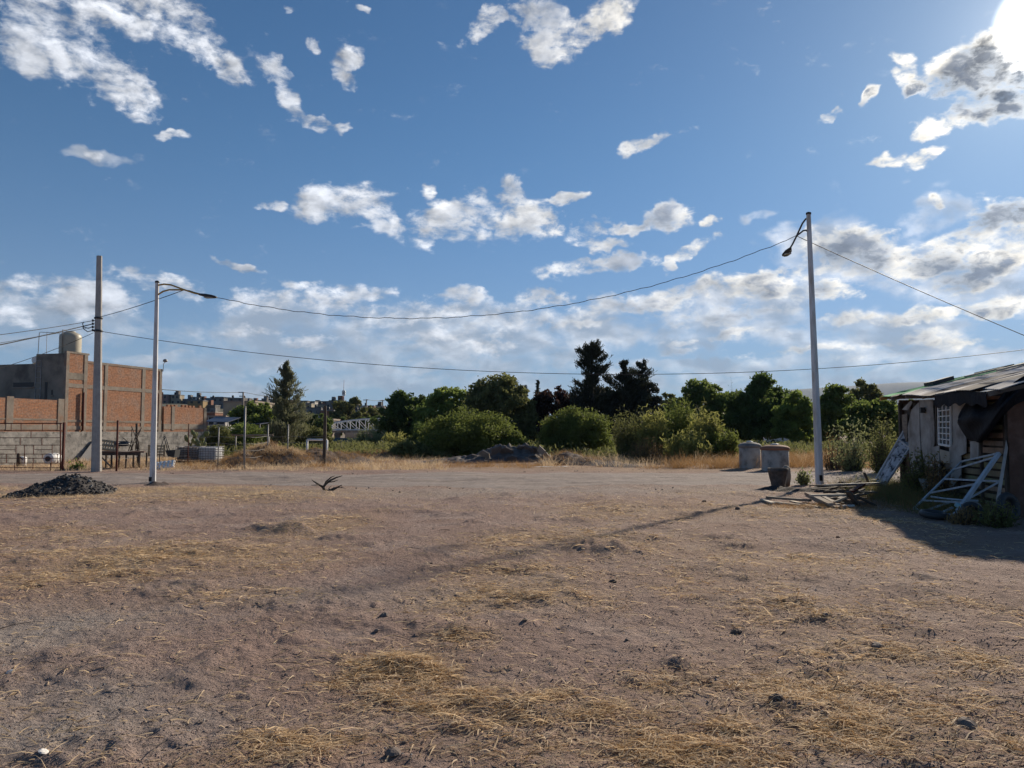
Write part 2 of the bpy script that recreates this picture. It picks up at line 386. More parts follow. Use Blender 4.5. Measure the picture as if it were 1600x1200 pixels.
def H(x, y):
    x = np.asarray(x, float); y = np.asarray(y, float)
    d = np.sqrt(x*x + y*y)
    z = (fbm(x*.35, y*.35, 3, 5)-.5)*.16*np.clip(d/12, .25, 1)
    near = np.clip((34-d)/14, 0, 1)
    z = z + (fbm(x*2.2, y*2.2, 4, 9)-.5)*.036*near + (fbm(x*11, y*11, 3, 21)-.5)*.022*np.clip((16-d)/9, 0, 1)
    z = z + (np.clip(fbm(x*1.5, y*1.5, 4, 81)-.60, 0, .3)*.20 + np.clip(fbm(x*4.1, y*4.1, 3, 83)-.62, 0, .3)*.09)*near
    for bx, by, rx, ry, h in BUMPS:
        q = ((x-bx)/rx)**2 + ((y-by)/ry)**2
        z = z + h*np.exp(-q)*(.7+.6*vnoise(x*5, y*5, 3))
    # flat where buildings stand, rising land far to the left (the hillside town)
    far = np.clip((d-150)/900, 0, 1)
    z = z + 0.0*far
    return z
def Hs(x, y): return float(H(x, y))
def gpt(px, py):
    p = gnd(px, py); return Vector((p.x, p.y, Hs(p.x, p.y)))
def build_ground():
    rr = np.concatenate([[.0], np.geomspace(1.2, 60, 560), np.geomspace(62, 9000, 90)])
    a_f = np.linspace(-46, 46, 921); a_b = np.linspace(46, 314, 90)[1:-1]
    aa = np.radians(np.concatenate([a_f, a_b]))
    nr, na = len(rr), len(aa)
    Rr, Aa = np.meshgrid(rr, aa, indexing='ij')
    X = Rr*np.sin(Aa); Y = Rr*np.cos(Aa); Z = H(X, Y)
    V = np.stack([X.ravel(), Y.ravel(), Z.ravel()], 1)
    i = np.arange(nr-1)[:,None]*na; j = np.arange(na)[None,:]; j2 = (j+1) % na
    Fq = np.stack([(i+j).ravel(), (i+j2).ravel(), (i+na+j2).ravel(), (i+na+j).ravel()], 1)[:, ::-1]
    return link_mesh('ground', V, Fq, ground_mat(), None, (0,0,0), True)
TRACK = [(-40, 29.5, 3.1), (-20, 27.2, 3.0), (-11, 26.9, 3.2), (-5, 26.4, 3.6), (0, 26.2, 4.0), (6, 26.8, 4.0), (12, 28.0, 3.6), (20, 29.5, 3.2), (40, 34, 3.0), (80, 46, 3)]
def track_line(x):
    xs = [t[0] for t in TRACK]; return np.interp(x, xs, [t[1] for t in TRACK]), np.interp(x, xs, [t[2] for t in TRACK])
STRAW = []       # (x, y, rx, ry, weight): patches of fallen straw, also tint the soil under them
def spatch(px, py, wpx, hpx, w):
    p = gnd(px, py); q = gnd(px, py-hpx); STRAW.append((p.x, p.y, wpx/F*p.y, abs(q.y-p.y), w))
for a in [(210,872,190,28,1.5),(70,835,110,16,1.0),(420,868,110,20,1.1),(130,900,90,16,.7),(370,935,80,14,1.0),(480,823,55,16,1.3),(540,812,50,14,1.1),(250,772,230,10,1.3),(120,790,140,8,.6),(450,775,120,9,.8),
 (760,850,70,14,.9),(960,798,110,12,1.3),(880,838,90,14,1.1),(1010,845,150,22,.8),(1180,800,130,14,1.1),(1100,770,90,7,.5),(810,905,110,24,1.3),(730,935,90,18,1.0),(900,935,80,18,.8),(710,1000,60,16,1.1),
 (620,1050,80,26,1.5),(660,1080,110,30,1.1),(760,1110,120,26,.9),(870,1105,80,24,.8),(430,1172,90,24,1.4),(560,1160,90,22,.5),(820,1180,90,24,.6),(960,1120,100,30,.6),(1040,1070,70,20,.8),
 (1120,915,110,26,.6),(1250,960,120,26,.6),(1330,1010,120,26,.7),(1180,880,160,24,.5),(1230,1080,120,34,.9),(1350,1080,150,40,.9),(1150,1165,130,34,.9),(1450,1150,160,36,1.2),(1540,1040,90,30,.6),(1480,945,130,26,.5),
 (1330,880,120,18,.5),(1450,850,110,16,.7),(1010,1185,70,22,1.0),(340,1190,60,14,.7),(1400,815,90,12,1.0),(1290,800,60,9,.9)]: spatch(*a)
def straw_density(x, y):
    d = 0
    for bx, by, rx, ry, w in STRAW: d = d + w*np.exp(-((x-bx)/rx)**2 - ((y-by)/ry)**2)
    return d
def soil_nodes(nt, base_cols):
    pass
def ground_mat():
    m = bpy.data.materials.new('dry_soil'); m.use_nodes = True; nt = m.node_tree; N, L = nt.nodes, nt.links
    b = N['Principled BSDF']; b.inputs['Roughness'].default_value = .95; b.inputs['Specular IOR Level'].default_value = .15
    tc = N.new('ShaderNodeTexCoord'); P = tc.outputs['Object']
    def noi(s, det, rough=.6, stretch=None):
        n = N.new('ShaderNodeTexNoise'); n.inputs['Scale'].default_value = s; n.inputs['Detail'].default_value = det; n.inputs['Roughness'].default_value = rough
        v = P
        if stretch: mp = N.new('ShaderNodeMapping'); mp.inputs['Scale'].default_value = stretch; L.new(P, mp.inputs[0]); v = mp.outputs[0]
        L.new(v, n.inputs[0]); return n.outputs[0]
    def mr(x, a, b_, c=0., d=1.):
        n = N.new('ShaderNodeMapRange'); n.inputs[1].default_value = a; n.inputs[2].default_value = b_; n.inputs[3].default_value = c; n.inputs[4].default_value = d; L.new(x, n.inputs[0]); return n.outputs[0]
    def mix(f, a, b_, bt='MIX'):
        n = N.new('ShaderNodeMix'); n.data_type = 'RGBA'; n.blend_type = bt
        for s, v in ((n.inputs[0], f), (n.inputs[6], a), (n.inputs[7], b_)):
            if isinstance(v, bpy.types.NodeSocket): L.new(v, s)
            elif isinstance(v, tuple): s.default_value = (*v, 1) if len(v) == 3 else v
            else: s.default_value = v
        return n.outputs[2]
    c = mix(mr(noi(.22, 4), .35, .65), SOIL_A, SOIL_B)
    c = mix(mr(noi(.9, 5), .5, .72, 0, .7), c, SOIL_PALE)
    c = mix(mr(noi(1.7, 6, .65), .52, .75, 0, .75), c, SOIL_DARK)
    # straw tint stored per vertex: where the chaff lies
    at_ = N.new('ShaderNodeAttribute'); at_.attribute_name = 'chaff'
    at2 = N.new('ShaderNodeAttribute'); at2.attribute_name = 'dust'; c = mix(at2.outputs['Fac'], c, (.33,.285,.255))
    fi = noi(26, 4, .7, (1, 1, 1))
    mm = N.new('ShaderNodeMath'); mm.operation = 'MULTIPLY'; L.new(at_.outputs['Fac'], mm.inputs[0]); L.new(mr(fi, .40, .62), mm.inputs[1])
    c = mix(mm.outputs[0], c, CHAFF)
    # fine grains and pebbles
    g = noi(160, 4, .75); g2 = noi(45, 4, .7)
    sc_ = N.new('ShaderNodeVectorMath'); sc_.operation = 'SCALE'; L.new(c, sc_.inputs[0])
    mu = N.new('ShaderNodeMath'); mu.operation = 'MULTIPLY'; L.new(mr(g, .3, .7, .62, 1.38), mu.inputs[0]); L.new(mr(g2, .3, .7, .74, 1.26), mu.inputs[1]); L.new(mu.outputs[0], sc_.inputs['Scale'])
    vo = N.new('ShaderNodeTexVoronoi'); vo.inputs['Scale'].default_value = 34; L.new(P, vo.inputs[0])
    peb = mr(vo.outputs['Distance'], .10, .16, 1, 0)
    sepc = N.new('ShaderNodeSeparateColor'); L.new(vo.outputs['Color'], sepc.inputs[0])
    pm = N.new('ShaderNodeMath'); pm.operation = 'MULTIPLY'; L.new(peb, pm.inputs[0]); L.new(mr(sepc.outputs[0], .80, .86), pm.inputs[1])
    pc = mix(mr(sepc.outputs[1], .5, .6), (.10,.085,.075), (.46,.41,.36))
    c = mix(pm.outputs[0], sc_.outputs[0], pc)
    L.new(c, b.inputs['Base Color'])
    # bump: clods, grains, pebbles
    ad = N.new('ShaderNodeMath'); ad.operation = 'MULTIPLY_ADD'; L.new(g, ad.inputs[0]); ad.inputs[1].default_value = .30; L.new(g2, ad.inputs[2])
    ad2 = N.new('ShaderNodeMath'); ad2.operation = 'MULTIPLY_ADD'; L.new(pm.outputs[0], ad2.inputs[0]); ad2.inputs[1].default_value = .35; L.new(ad.outputs[0], ad2.inputs[2])
    ad3 = N.new('ShaderNodeMath'); ad3.operation = 'MULTIPLY_ADD'; L.new(noi(12, 5, .6), ad3.inputs[0]); ad3.inputs[1].default_value = 2.0; L.new(ad2.outputs[0], ad3.inputs[2])
    bp = N.new('ShaderNodeBump'); bp.inputs['Strength'].default_value = 1; bp.inputs['Distance'].default_value = .032; L.new(ad3.outputs[0], bp.inputs['Height']); L.new(bp.outputs[0], b.inputs['Normal'])
    return m
SOIL_A = (.280,.192,.158); SOIL_B = (.310,.224,.190); SOIL_PALE = (.38,.302,.265); SOIL_DARK = (.150,.102,.086); CHAFF = (.38,.26,.135)
ground = build_ground(); struct(ground)
def chaff_attr(o):
    me = o.data; n = len(me.vertices); co = np.empty(n*3, np.float32); me.vertices.foreach_get('co', co); co = co.reshape(-1, 3)
    d = straw_density(co[:,0], co[:,1])*.55
    x, y = co[:,0], co[:,1]
    d = d + np.clip((y-18)/6, 0, 1)*np.clip((26-y)/6, 0, 1)*.34*fbm(x*.4, y*.8, 3, 70)*1.6 + np.clip((y-31)/2, 0, 1)*np.clip((90-y)/20, 0, 1)*.8
    d = d + .25*np.clip(fbm(x*.7, y*.7, 4, 77)*2-.9, 0, 1)
    du = 0
    for px, py, sx, sy, w in ((30,985,1.0,.9,1.0),(130,1090,.8,.5,.7),(330,1130,.5,.3,.4),(20,1160,.6,.3,.7),(560,930,1.6,.7,.4),(700,770,9,1.5,.5),(1000,765,6,1.2,.4)):
        p = gnd(px, py); du = du + w*np.exp(-((x-p.x)/sx)**2-((y-p.y)/sy)**2)
    a = me.attributes.new('dust', 'FLOAT', 'POINT'); a.data.foreach_set('value', np.clip(du*(.5+fbm(x*2.2, y*2.2, 4, 37)), 0, 1).astype(np.float32))
    a = me.attributes.new('chaff', 'FLOAT', 'POINT'); a.data.foreach_set('value', np.clip(d*(.55+.9*fbm(x*3, y*3, 3, 31)), 0, 1).astype(np.float32))
chaff_attr(ground)
# dirt track crossing behind the field
def build_track():
    xs = np.linspace(-38, 60, 1300); k = 56
    cy, hw = track_line(xs)
    up = hw*(.62+.75*fbm(xs*.55, xs*0+3, 5, 41)); lo = hw*(.62+.75*fbm(xs*.5, xs*0+9, 5, 43))
    t = np.linspace(0, 1, k)[None,:]
    Yv = (cy-lo)[:,None]*(1-t) + (cy+up)[:,None]*t; Xv = np.repeat(xs[:,None], k, 1)
    rut = np.exp(-((t-.33)/.05)**2)+np.exp(-((t-.62)/.05)**2)
    Zv = H(Xv, Yv) + .008 + .03*np.clip(4*t*(1-t), 0, 1)**.5 - .02*(np.abs(t-.5)*2)**6 + (1-np.abs(t-.5)*2)*((fbm(Xv*.9, Yv*2.2, 4, 91)-.4)*.09 + (fbm(Xv*5, Yv*5, 2, 93)-.4)*.03) - .035*rut*np.clip(fbm(Xv*.3, Yv*.3, 2, 95)*2-.3, 0, 1)*0.6
    V = np.stack([Xv.ravel(), Yv.ravel(), Zv.ravel()], 1)
    i = np.arange(1299)[:,None]*k; j = np.arange(k-1)[None,:]
    Fq = np.stack([(i+j).ravel(), (i+k+j).ravel(), (i+k+j+1).ravel(), (i+j+1).ravel()], 1)
    m = mat('track_gravel', (.310,.255,.220), (.215,.172,.146), 2.2, .95, .045, 22, c3=(.30,.26,.235), s3=.9, detail=10, stretch=(.22,1.3,1))
    return struct(link_mesh('dirt_track', V, Fq, m, None, (0,0,0), True))
build_track()
# ---------------------------------------------------------------- brick property on the left
WC = Vector((-23.7, 41.0, 0)); WD = Vector((1.9, 7.0, 0)).normalized(); WO = Vector((WD.y, -WD.x, 0))  # along the wall, outward (towards the lot)
WRZ = math.atan2(WD.y, WD.x)
def s_px(px):
    d = ray(px, 675); k = d.x/d.y      # WC + s*WD has x/y = k
    return (k*WC.y - WC.x)/(WD.x - k*WD.y)
def z_px(px, py):
    p = WC + WD*s_px(px); d = ray(px, py); return EYE + d.z/d.y*p.y
def wp(s, o, z): return WC + WD*s + WO*o + Vector((0,0,z))
def wbox(mb, s0, s1, o0, o1, z0, z1):
    c = wp((s0+s1)/2, (o0+o1)/2, (z0+z1)/2); mb.quad_box(c, WD*(s1-s0)/2, -WO*(o1-o0)/2, (0,0,(z1-z0)/2)); return mb
def wslab(mb, pts, o0, o1):  # pts (s,z)
    mb.slab([wp(s, o0, z) for s, z in pts], WO*(o1-o0)); return mb
S1 = 0.0; S2 = s_px(251); S3 = s_px(320); S0 = -14.0
STZ = 1.62
def stone_base(parent, s0, s1):
    mb = MB(); n = int((s1-s0)/.35); 
    pts = [(s0 + (s1-s0)*i/n, STZ) for i in range(n+1)]
    b = len(mb.v); rows = 7
    for i in range(n+1):
        for j in range(rows+1):
            s = s0+(s1-s0)*i/n; z = -.15 + (STZ+.15)*j/rows
            mb.v.append(wp(s, .09 + .07*(vnoise(np.array(s*1.7), np.array(z*2.1), 3)-.5)*(0 if j == rows else 1), z))
    for i in range(n):
        for j in range(rows):
            a = b+i*(rows+1)+j; mb.f.append([a, a+rows+1, a+rows+2, a+1]); mb.sm.append(True)
    wbox(mb, s0, s1, -.14, .03, -.15, STZ-.003)
    return mb.build('stone_base', MT['stonewall'], parent)
# low wall nearer than the house
near = thing('garden_wall', 'low orange brick wall on a grey stone base behind the rusty gate', 'wall', wp(S0, 0, 0), WRZ)
stone_base(near, S0, S1-.02)
m = MB(); wbox(m, S0, S1-.14, -.07, .07, STZ, 3.26); m.build('brick_panel', MT['brick'], near)
m = MB(); wbox(m, S0, S1-.12, -.085, .085, 1.72, 1.98); m.build('tie_beam', MT['concrete'], near)
m = MB(); wbox(m, S0, S1-.12, -.083, .083, 2.20, 2.28); m.build('tie_beam', MT['concrete'], near)
for px in (12, 92):
    s = s_px(px); m = MB(); wbox(m, s-.19, s+.19, -.088, .10, 1.70, 3.34); m.build('column', MT['concrete'], near)
s = s_px(-60); m = MB(); wbox(m, s-.19, s+.19, -.088, .10, 1.70, 3.34); m.build('column', MT['concrete'], near)
# far low wall
farw = thing('boundary_wall', 'low brick wall with a broken brick crest running on from the house, end column at its right', 'wall', wp(S2, 0, 0), WRZ)
stone_base(farw, S2+.02, S3)
ZF = z_px(320, 638)
m = MB(); wbox(m, S2+.16, S3, -.07, .07, STZ, ZF); m.build('brick_panel', MT['brick'], farw)
m = MB(); wbox(m, S2+.16, S3, -.085, .085, 1.78, 2.12); m.build('tie_beam', MT['concrete'], farw)
for px in (268, 318.5):
    s = s_px(px); m = MB(); wbox(m, s-.13, s+.13, -.088, .10, .2 if px > 300 else 1.7, ZF+.03); m.build('column', MT['concrete'], farw)
m = MB(); k = 0; rnd = random.Random(4)
s = S2+.5
while s < S3-.5:
    if rnd.random() < .85: wbox(m, s, s+.2, -.065, .065, ZF+.003, ZF+.14+rnd.uniform(-.02,.03))
    s += .34
m.build('brick_crest', MT['brick'], farw)
# two-storey house
house = thing('brick_house', 'two storey house of bare orange brick and concrete columns, grey plastered front in shade', 'house', wp(0, 0, 0), WRZ)
stone_base(house, S1, S2)
ZT = z_px(101, 549); ZR = z_px(190, 575); ST = s_px(133)
ZR0 = ZR + .05
DEPTH = -9.0
m = MB(); wbox(m, .0, S2-.02, -.12, .0, STZ, ZR0)     # side wall, lot side
wbox(m, .0, ST, -.118, .001, ZR0, ZT-.08)
m.build('brick_wall', MT['brick'], house)
m = MB()
wbox(m, .0, .16, DEPTH, -.123, 0, ZR0-.1)            # front
wbox(m, .16, ST, -2.0, -.123, ZR0-.4, ZT-.1)           # stair tower block
wbox(m, -.004, .16, -2.0, -.123, ZR0-.1, ZT-.1)
m.build('plaster_front', MT['plaster'], house)
m = MB(); wbox(m, S2-.16, S2, DEPTH, -.123, 0, ZR0-.1); wbox(m, .17, S2-.17, DEPTH, DEPTH+.15, 0, ZR0-.1); m.build('back_wall', MT['concrete'], house)
m = MB(); wbox(m, .17, S2-.17, DEPTH+.16, -.13, ZR0-.55, ZR0-.4); m.build('roof', MT['concrete'], house)
# concrete frame, proud of the brick
def zc(px, py): return z_px(px, py)
beams = []
m = MB(); zb = (zc(190, 594)+zc(120, 588))/2 - .05; wbox(m, -.02, S2, -.13, .022, 3.98, 4.20); m.build('tie_beam', MT['concrete'], house)
m = MB(); wbox(m, -.02, S2, -.13, .021, 2.14, 2.26); m.build('tie_beam', MT['concrete'], house)
m = MB(); wbox(m, -.02, S2, -.13, .022, 1.72, 1.92); m.build('tie_beam', MT['concrete'], house)
m = MB(); wbox(m, ST+.003, S2, -.14, .024, ZR0, ZR0+.13); m.build('coping', MT['concrete'], house)
m = MB(); wbox(m, -.022, ST+.1, -.14, .024, ZT-.08, ZT+.02); m.build('coping', MT['concrete'], house)
m = MB(); wbox(m, .15, ST-.19, -.13, .020, 4.42, 4.78); m.build('tie_beam', MT['plaster'], house)
for px, w, zt in ((101.8, .2, ZT-.082), (130.5, .24, ZT-.082), (163, .22, ZR0-.003), (222, .26, ZR0-.003), (248.5, .22, ZR0-.003)):
    s = s_px(px); m = MB(); wbox(m, s-w/2, s+w/2, -.13, .030, STZ, zt); m.build('column', MT['concrete'], house)
s = s_px(126.5); m = MB(); m.tube([wp(s, .10, 1.66), wp(s, .10, 3.75)], .055, 8); m.build('drainpipe', MT['rust'], house)
m = MB(); s = s_px(250); wbox(m, s+.2, s+.24, -.5, -.1, 2.3, 4.1); m.build('corner_post', MT['rust'], house)
# openings in the plastered front: WC + o*WO, front plane at s=0
def o_px(px):
    d = ray(px, 675); k = d.x/d.y; return (k*WC.y - WC.x)/(WO.x - k*WO.y)
def zo(px, py):
    p = WC + WO*o_px(px); d = ray(px, py); return EYE + d.z/d.y*p.y
def front_open(x0, x1, y0, y1, name='window'):
    o0, o1 = sorted((o_px(x0), o_px(x1))); z0, z1 = sorted((zo(x0, y0), zo(x0, y1)))
    m = MB(); wbox(m, -.012, .10, o0, o1, z0, z1); w = m.build(name, MT['dark'], house)
    m = MB(); wbox(m, -.05, -.013, o0-.06, o1+.06, z0-.07, z0-.01); m.build('sill', MT['concrete'], w)
front_open(18, 50, 598, 605); front_open(67.5, 71.5, 597, 631); front_open(78, 80, 609, 617)
m = MB()
for px in (53, 61):
    o = o_px(px); wbox(m, -.03, -.005, o-.02, o+.02, zo(px, 660), zo(px, 565))
for i in range(12):
    z = zo(57, 660) + i*.3; wbox(m, -.028, -.006, o_px(53)+.0, o_px(61), z, z+.03)
m.build('wall_ladder', MT['steel'], house)
# roof lamp on the far corner
p = wp(S2, .05, z_px(250, 583)+.1)
wl = thing('roof_lamp', 'small round lamp on a stalk at the far top corner of the brick house', 'lamp', p)
m = MB(); m.tube([p, p+Vector((.02,0,.45)), p+Vector((.10,0,.62))], .018, 6); m.build('stalk', MT['steel'], wl)
m = MB(); m.lathe(p+Vector((.12,0,.58)), [(.02,0),(.12,.03),(.14,.1),(.10,.18),(.02,.21)], 14); m.build('lamp_head', MT['steel'], wl)
# water tank on the stair tower
def plane_pt(px, py, Y): return at(px, py, Y)
tp = at(109.5, 549, 42.3); rT = .5*32/F*42.3
hT = at(109.5, 518, 42.3).z - tp.z
zt0 = ZT - .12
tp.z = zt0; hT = at(109.5, 518, 42.3).z - zt0
tank = thing('water_tank', 'beige plastic water tank standing on the stair tower of the brick house', 'water tank', tp)
m = MB(); prof = [(rT*.97, 0)]
for i in range(1, 15): prof.append((rT*(1.0 if i % 2 else .965), hT*.80*i/15))
prof += [(rT*.98, hT*.80), (rT*.86, hT*.88), (rT*.60, hT*.945), (rT*.42, hT*.96)]
m.lathe(tp, prof, 32); m.build('tank_body', MT['tankbeige'], tank)
m = MB(); m.lathe(tp+Vector((0,0,hT*.955)), [(rT*.44,0),(rT*.45,hT*.03),(rT*.38,hT*.05)], 24); m.build('lid', MT['tankbeige'], tank)
m = MB(); m.tube([tp+Vector((-.1,-rT-.03,-.3)), tp+Vector((-.1,-rT-.03,hT*1.02)), tp+Vector((-.1,-rT*.4,hT*1.03))], .022, 6); m.build('pipe', MT['plaster'], tank)
# solar heater and pipes
Yh = 42.8
hh = thing('solar_water_heater', 'solar water heater with round tank and slanting collector on the flat roof', 'solar heater', at(50, 576, Yh))
zr = ZR0-.4
m = MB(); a = at(54, 563, Yh); b_ = at(70, 562.5, Yh+.9); m.tube([a, a+(b_-a)*.06, a+(b_-a)*.94, b_], [.17,.21,.21,.17], 16); m.build('heater_tank', MT['white'], hh)
m = MB(); t0 = at(58, 566, Yh-.1); t1 = at(26, 577, Yh-.9)
for i in range(10):
    off = Vector((.035, .11, 0))*(i); m.tube([t0+off, t1+off], .028, 6)
m.build('collector', MT['lampdark'], hh)
m = MB()
for q in ((57, 567), (68, 567)):
    a = at(*q, Yh+.3); m.tube([a, Vector((a.x, a.y, zr))], .018, 6)
m.tube([at(30,577,Yh-.8), Vector((at(30,577,Yh-.8).x, Yh-.8, zr))], .018, 6); m.tube([at(68,566,Yh+.4), at(40,578,Yh+.3)], .015, 6)
a = at(57,567,Yh+.3); m.bar((a.x, a.y, zr+.3), (at(68,567,Yh+.3).x, Yh+.3, zr+.3), .03); m.bar((a.x, a.y, zr+.3), (at(30,577,Yh-.8).x, Yh-.8, zr+.2), .03); m.build('stand', MT['white'], hh)
pp = thing('vent_pipe', 'thin bent pipe loop rising above the solar heater', 'pipe', Vector((at(58,570,43).x, 43, zr)))
m = MB(); m.tube([Vector((at(58,570,43).x,43,zr)), at(61.5,520,43), at(63,519,43), at(92,520,43), at(93.5,523,43), at(94,528,43)], .017, 6)
m.tube([Vector((at(72,570,43).x,43,zr)), at(73.5,518.5,43)], .013, 6); m.build('pipe_run', MT['steel'], pp)

# ---------------------------------------------------------------- rusty gate and fence posts
YG = 32.6
gz = 0.02
gate = thing('metal_gate', 'rusty dark red gate of welded bars in a brick-like pattern, left edge of the lot', 'gate', Vector((at(0,735,YG).x, YG, gz)))
def gp(px, py): return at(px, py, YG)
rows = [661.5, 673, 684, 695.5, 702.5, 709.5, 717, 723.5, 730.5, 737]
rows_full = [661.5, 673, 684, 695.5, 709.5, 716, 723.5, 730.5, 737]
XL = -230
frame = MB(); frame.bar(gp(XL, 661.5), gp(97, 661.5), .045); frame.bar(gp(XL, 737), gp(97, 737), .04); frame.bar(gp(94.5, 662), gp(94.5, 737), .04)
frame.build('gate_frame', MT['rust'], gate)
m = MB()
for y in (673, 684, 695.5, 709.5, 716, 723.5, 730.5): m.bar(gp(XL, y), gp(95, y), .026)
for a_, b_, y in ((0, 24, 702.5), (54, 81, 702.5), (-60, -30, 702.5)): m.bar(gp(a_, y), gp(b_, y), .022)
rr_ = random.Random(8)
vb = [(17.5,661,673),(33,661,673),(66.5,661,673),(48.5,673,684),(31.5,684,695),(65.5,684,695),(25,695,709),(38.5,695,723),(52.5,695,709),(81.5,695,709),(10,709,723),(52,716,723),(66,709,716),(89.5,709,723),(23,723,737),(51.5,723,737),(79,723,737),(38,709,716),(80,716,737)]
for x, y0, y1 in vb: m.bar(gp(x, y0), gp(x, y1), .022)
for x, y0, y1 in vb:
    for sh in (100, 200): m.bar(gp(x-sh, y0), gp(x-sh, y1), .022)
m.build('gate_bars', MT['rust'], gate)
m = MB(); a_ = Vector((at(98,730,YG).x, YG, 0)); m.bar(a_-Vector((0,0,.3)), Vector((a_.x, YG, at(98,660,YG).z)), .085); m.build('hinge_post', MT['rust'], gate)
FP = [  # px, top y, Y, width, material, label
 (183, 658, 31.6, .08, 'rust', 'dark red steel fence post just right of the tall concrete utility pole'),
 (216.5, 662, 36.0, .12, 'wooddark', 'crooked dark wooden post standing left of the left street lamp'),
 (294, 663, 36.0, .045, 'rust', 'thin rusty post in front of the wire caged tanks'),
 (341, 668, 36.0, .05, 'steel', 'thin grey post just right of the wire caged tanks'),
 (382, 636, 33.0, .085, 'steel', 'tall pale grey post rising from the weedy dirt mound'),
 (418, 664, 38.0, .06, 'steel', 'short grey post left of the feathery conifer trunk'),
 (449.5, 664, 38.0, .06, 'steel', 'short grey post right of the feathery conifer trunk'),
 (507, 634, 36.0, .16, 'wooddark', 'tall thick dark wooden post in front of the steel bridge')]
tops = []
for px, ty, Y, w, mt, lab in FP:
    b0 = Vector((at(px, 700, Y).x, Y, -.2)); t_ = at(px+(1 if px != 216.5 else -3), ty, Y); 
    m = MB(); rnd = random.Random(px)
    if mt == 'wooddark': m.tube([b0, b0.lerp(t_, .35)+Vector((rnd.uniform(-.02,.02),0,0)), b0.lerp(t_, .7)+Vector((rnd.uniform(-.03,.03),0,0)), t_], [w*.55, w*.5, w*.5, w*.42], 7, smooth=False)
    else: m.tube([b0, b0.lerp(t_, .5), t_], w/2, 8); m.lathe(t_, [(w*.55,-.01),(w*.55,.02),(w*.1,.04)], 8)
    o = m.build('fence_post', MT[mt], None, origin=(b0.x, b0.y, 0)); tag(o, lab, 'post', 'posts of the wire fence'); tops.append((b0, t_))
# wire strands of the fence
m = MB(); order = [0, 1, 2, 3, 4, 5, 6, 7]
for i, j in zip(order[:-1], order[1:]):
    a0, a1 = tops[i]; b0, b1 = tops[j]
    for h in (.5, .8, 1.1, 1.4):
        p = Vector((a0.x, a0.y, h)); q = Vector((b0.x, b0.y, h)); mid = (p+q)/2 - Vector((0,0,.05)); m.tube([p, mid, q], .006, 4, smooth=True)
o = m.build('wire_fence', MT['steel'], None, origin=(tops[0][0].x, tops[0][0].y, 0)); tag(o, 'sagging barbed wire strands strung between the fence posts', 'fence')
# long pale pipe behind mound
p = at(362, 680, 48); q = at(427, 680, 48)
rl = thing('pipe_rail', 'long pale horizontal rail behind the dirt mound, on two short legs', 'rail', Vector((p.x, 48, 0)))
m = MB(); m.tube([p, q], .05, 8); m.build('rail', MT['concrete'], rl)
for t_ in (.1, .9):
    c = p.lerp(q, t_); m = MB(); m.tube([Vector((c.x, c.y, -.1)), c], .04, 6); m.build('leg', MT['steel'], rl)
# goal-like white frame
gp_ = thing('goal_frame', 'low white rectangular frame like a small goal beside the thick dark post', 'goal', Vector((at(495,700,44).x, 44, 0)))
m = MB(); a = at(480, 687, 44); b_ = at(511, 687.5, 44); m.tube([a, b_], .065, 8); m.build('crossbar', MT['white'], gp_)
for q in (a, b_): m = MB(); m.tube([Vector((q.x, q.y, -.1)), q], .06, 8); m.build('upright', MT['white'], gp_)

# ---------------------------------------------------------------- junk along the wall
def pallet(c, rx, ry, rz, w, h, n, label, mt='palletw', gap=.5):
    """slatted pallet: slats run vertically; c = centre of lower edge"""
    e = Euler((rx, ry, rz)).to_matrix(); c = Vector(c)
    P = lambda x, y, z: c + e @ Vector((x, y, z))
    o = thing('wooden_pallet', label, 'pallet', c, 0, 'pallets leaning among the scrap by the wall')
    for i in range(n):
        x = -w/2 + w*(i+.5)/n; m = MB(); m.quad_box(P(x, 0, h/2), e @ Vector((w/n*gap/2,0,0)), e @ Vector((0,.012,0)), e @ Vector((0,0,h/2))); m.build('slat', MT[mt], o)
    for z in (.06*h, .5*h, .94*h):
        m = MB(); m.quad_box(P(0, .05, z), e @ Vector((w/2,0,0)), e @ Vector((0,.036,0)), e @ Vector((0,0,.045))); m.build('cross_board', MT[mt], o)
    return o
c = at(168, 703, 35.5); pallet((c.x, c.y, c.z), R(-25), R(8), R(20), .95, .48, 9, 'small pale slatted pallet propped on the workbench right of the concrete pole')
c = at(231, 704, 36.5); pallet((c.x, c.y, c.z), R(-12), R(90), R(10), .55, .75, 4, 'pallet with wide horizontal boards just left of the left street lamp')
c = at(256, 722, 33.0); pallet((c.x, c.y, .12), R(-62), R(-7), R(14), .80, .5, 5, 'whitewashed pallet lying tilted on weeds right of the left street lamp', mt='white')
# workbench
c = Vector((at(192, 730, 34).x, 34, 0)); wb = thing('workbench', 'long rust brown workbench cluttered with scrap behind the dark red post', 'bench', c)
m = MB(); a = at(158, 706, 34); b_ = at(226, 706, 34.6); m.bar(a, b_, .8, .06); m.build('bench_top', mat('rusty_board', (.13,.07,.05), (.07,.045,.035), 5), wb)
m = MB(); m.bar(a+Vector((0,-.4,-.08)), b_+Vector((0,-.4,-.08)), .04, .12); m.build('apron', MT['wooddark'], wb)
for t_ in (.03, .33, .66, .97):
    for dy in (-.33, .33):
        q = a.lerp(b_, t_)+Vector((0, dy, 0)); m = MB(); m.bar((q.x, q.y, -.1), q-Vector((0,0,.04)), .06); m.build('leg', MT['wooddark'], wb)
m = MB(); m.bar((a.x+.1, a.y-.38, a.z-.1), (a.x+.75, a.y-.38, 0), .05); m.build('brace', MT['wood'], wb)
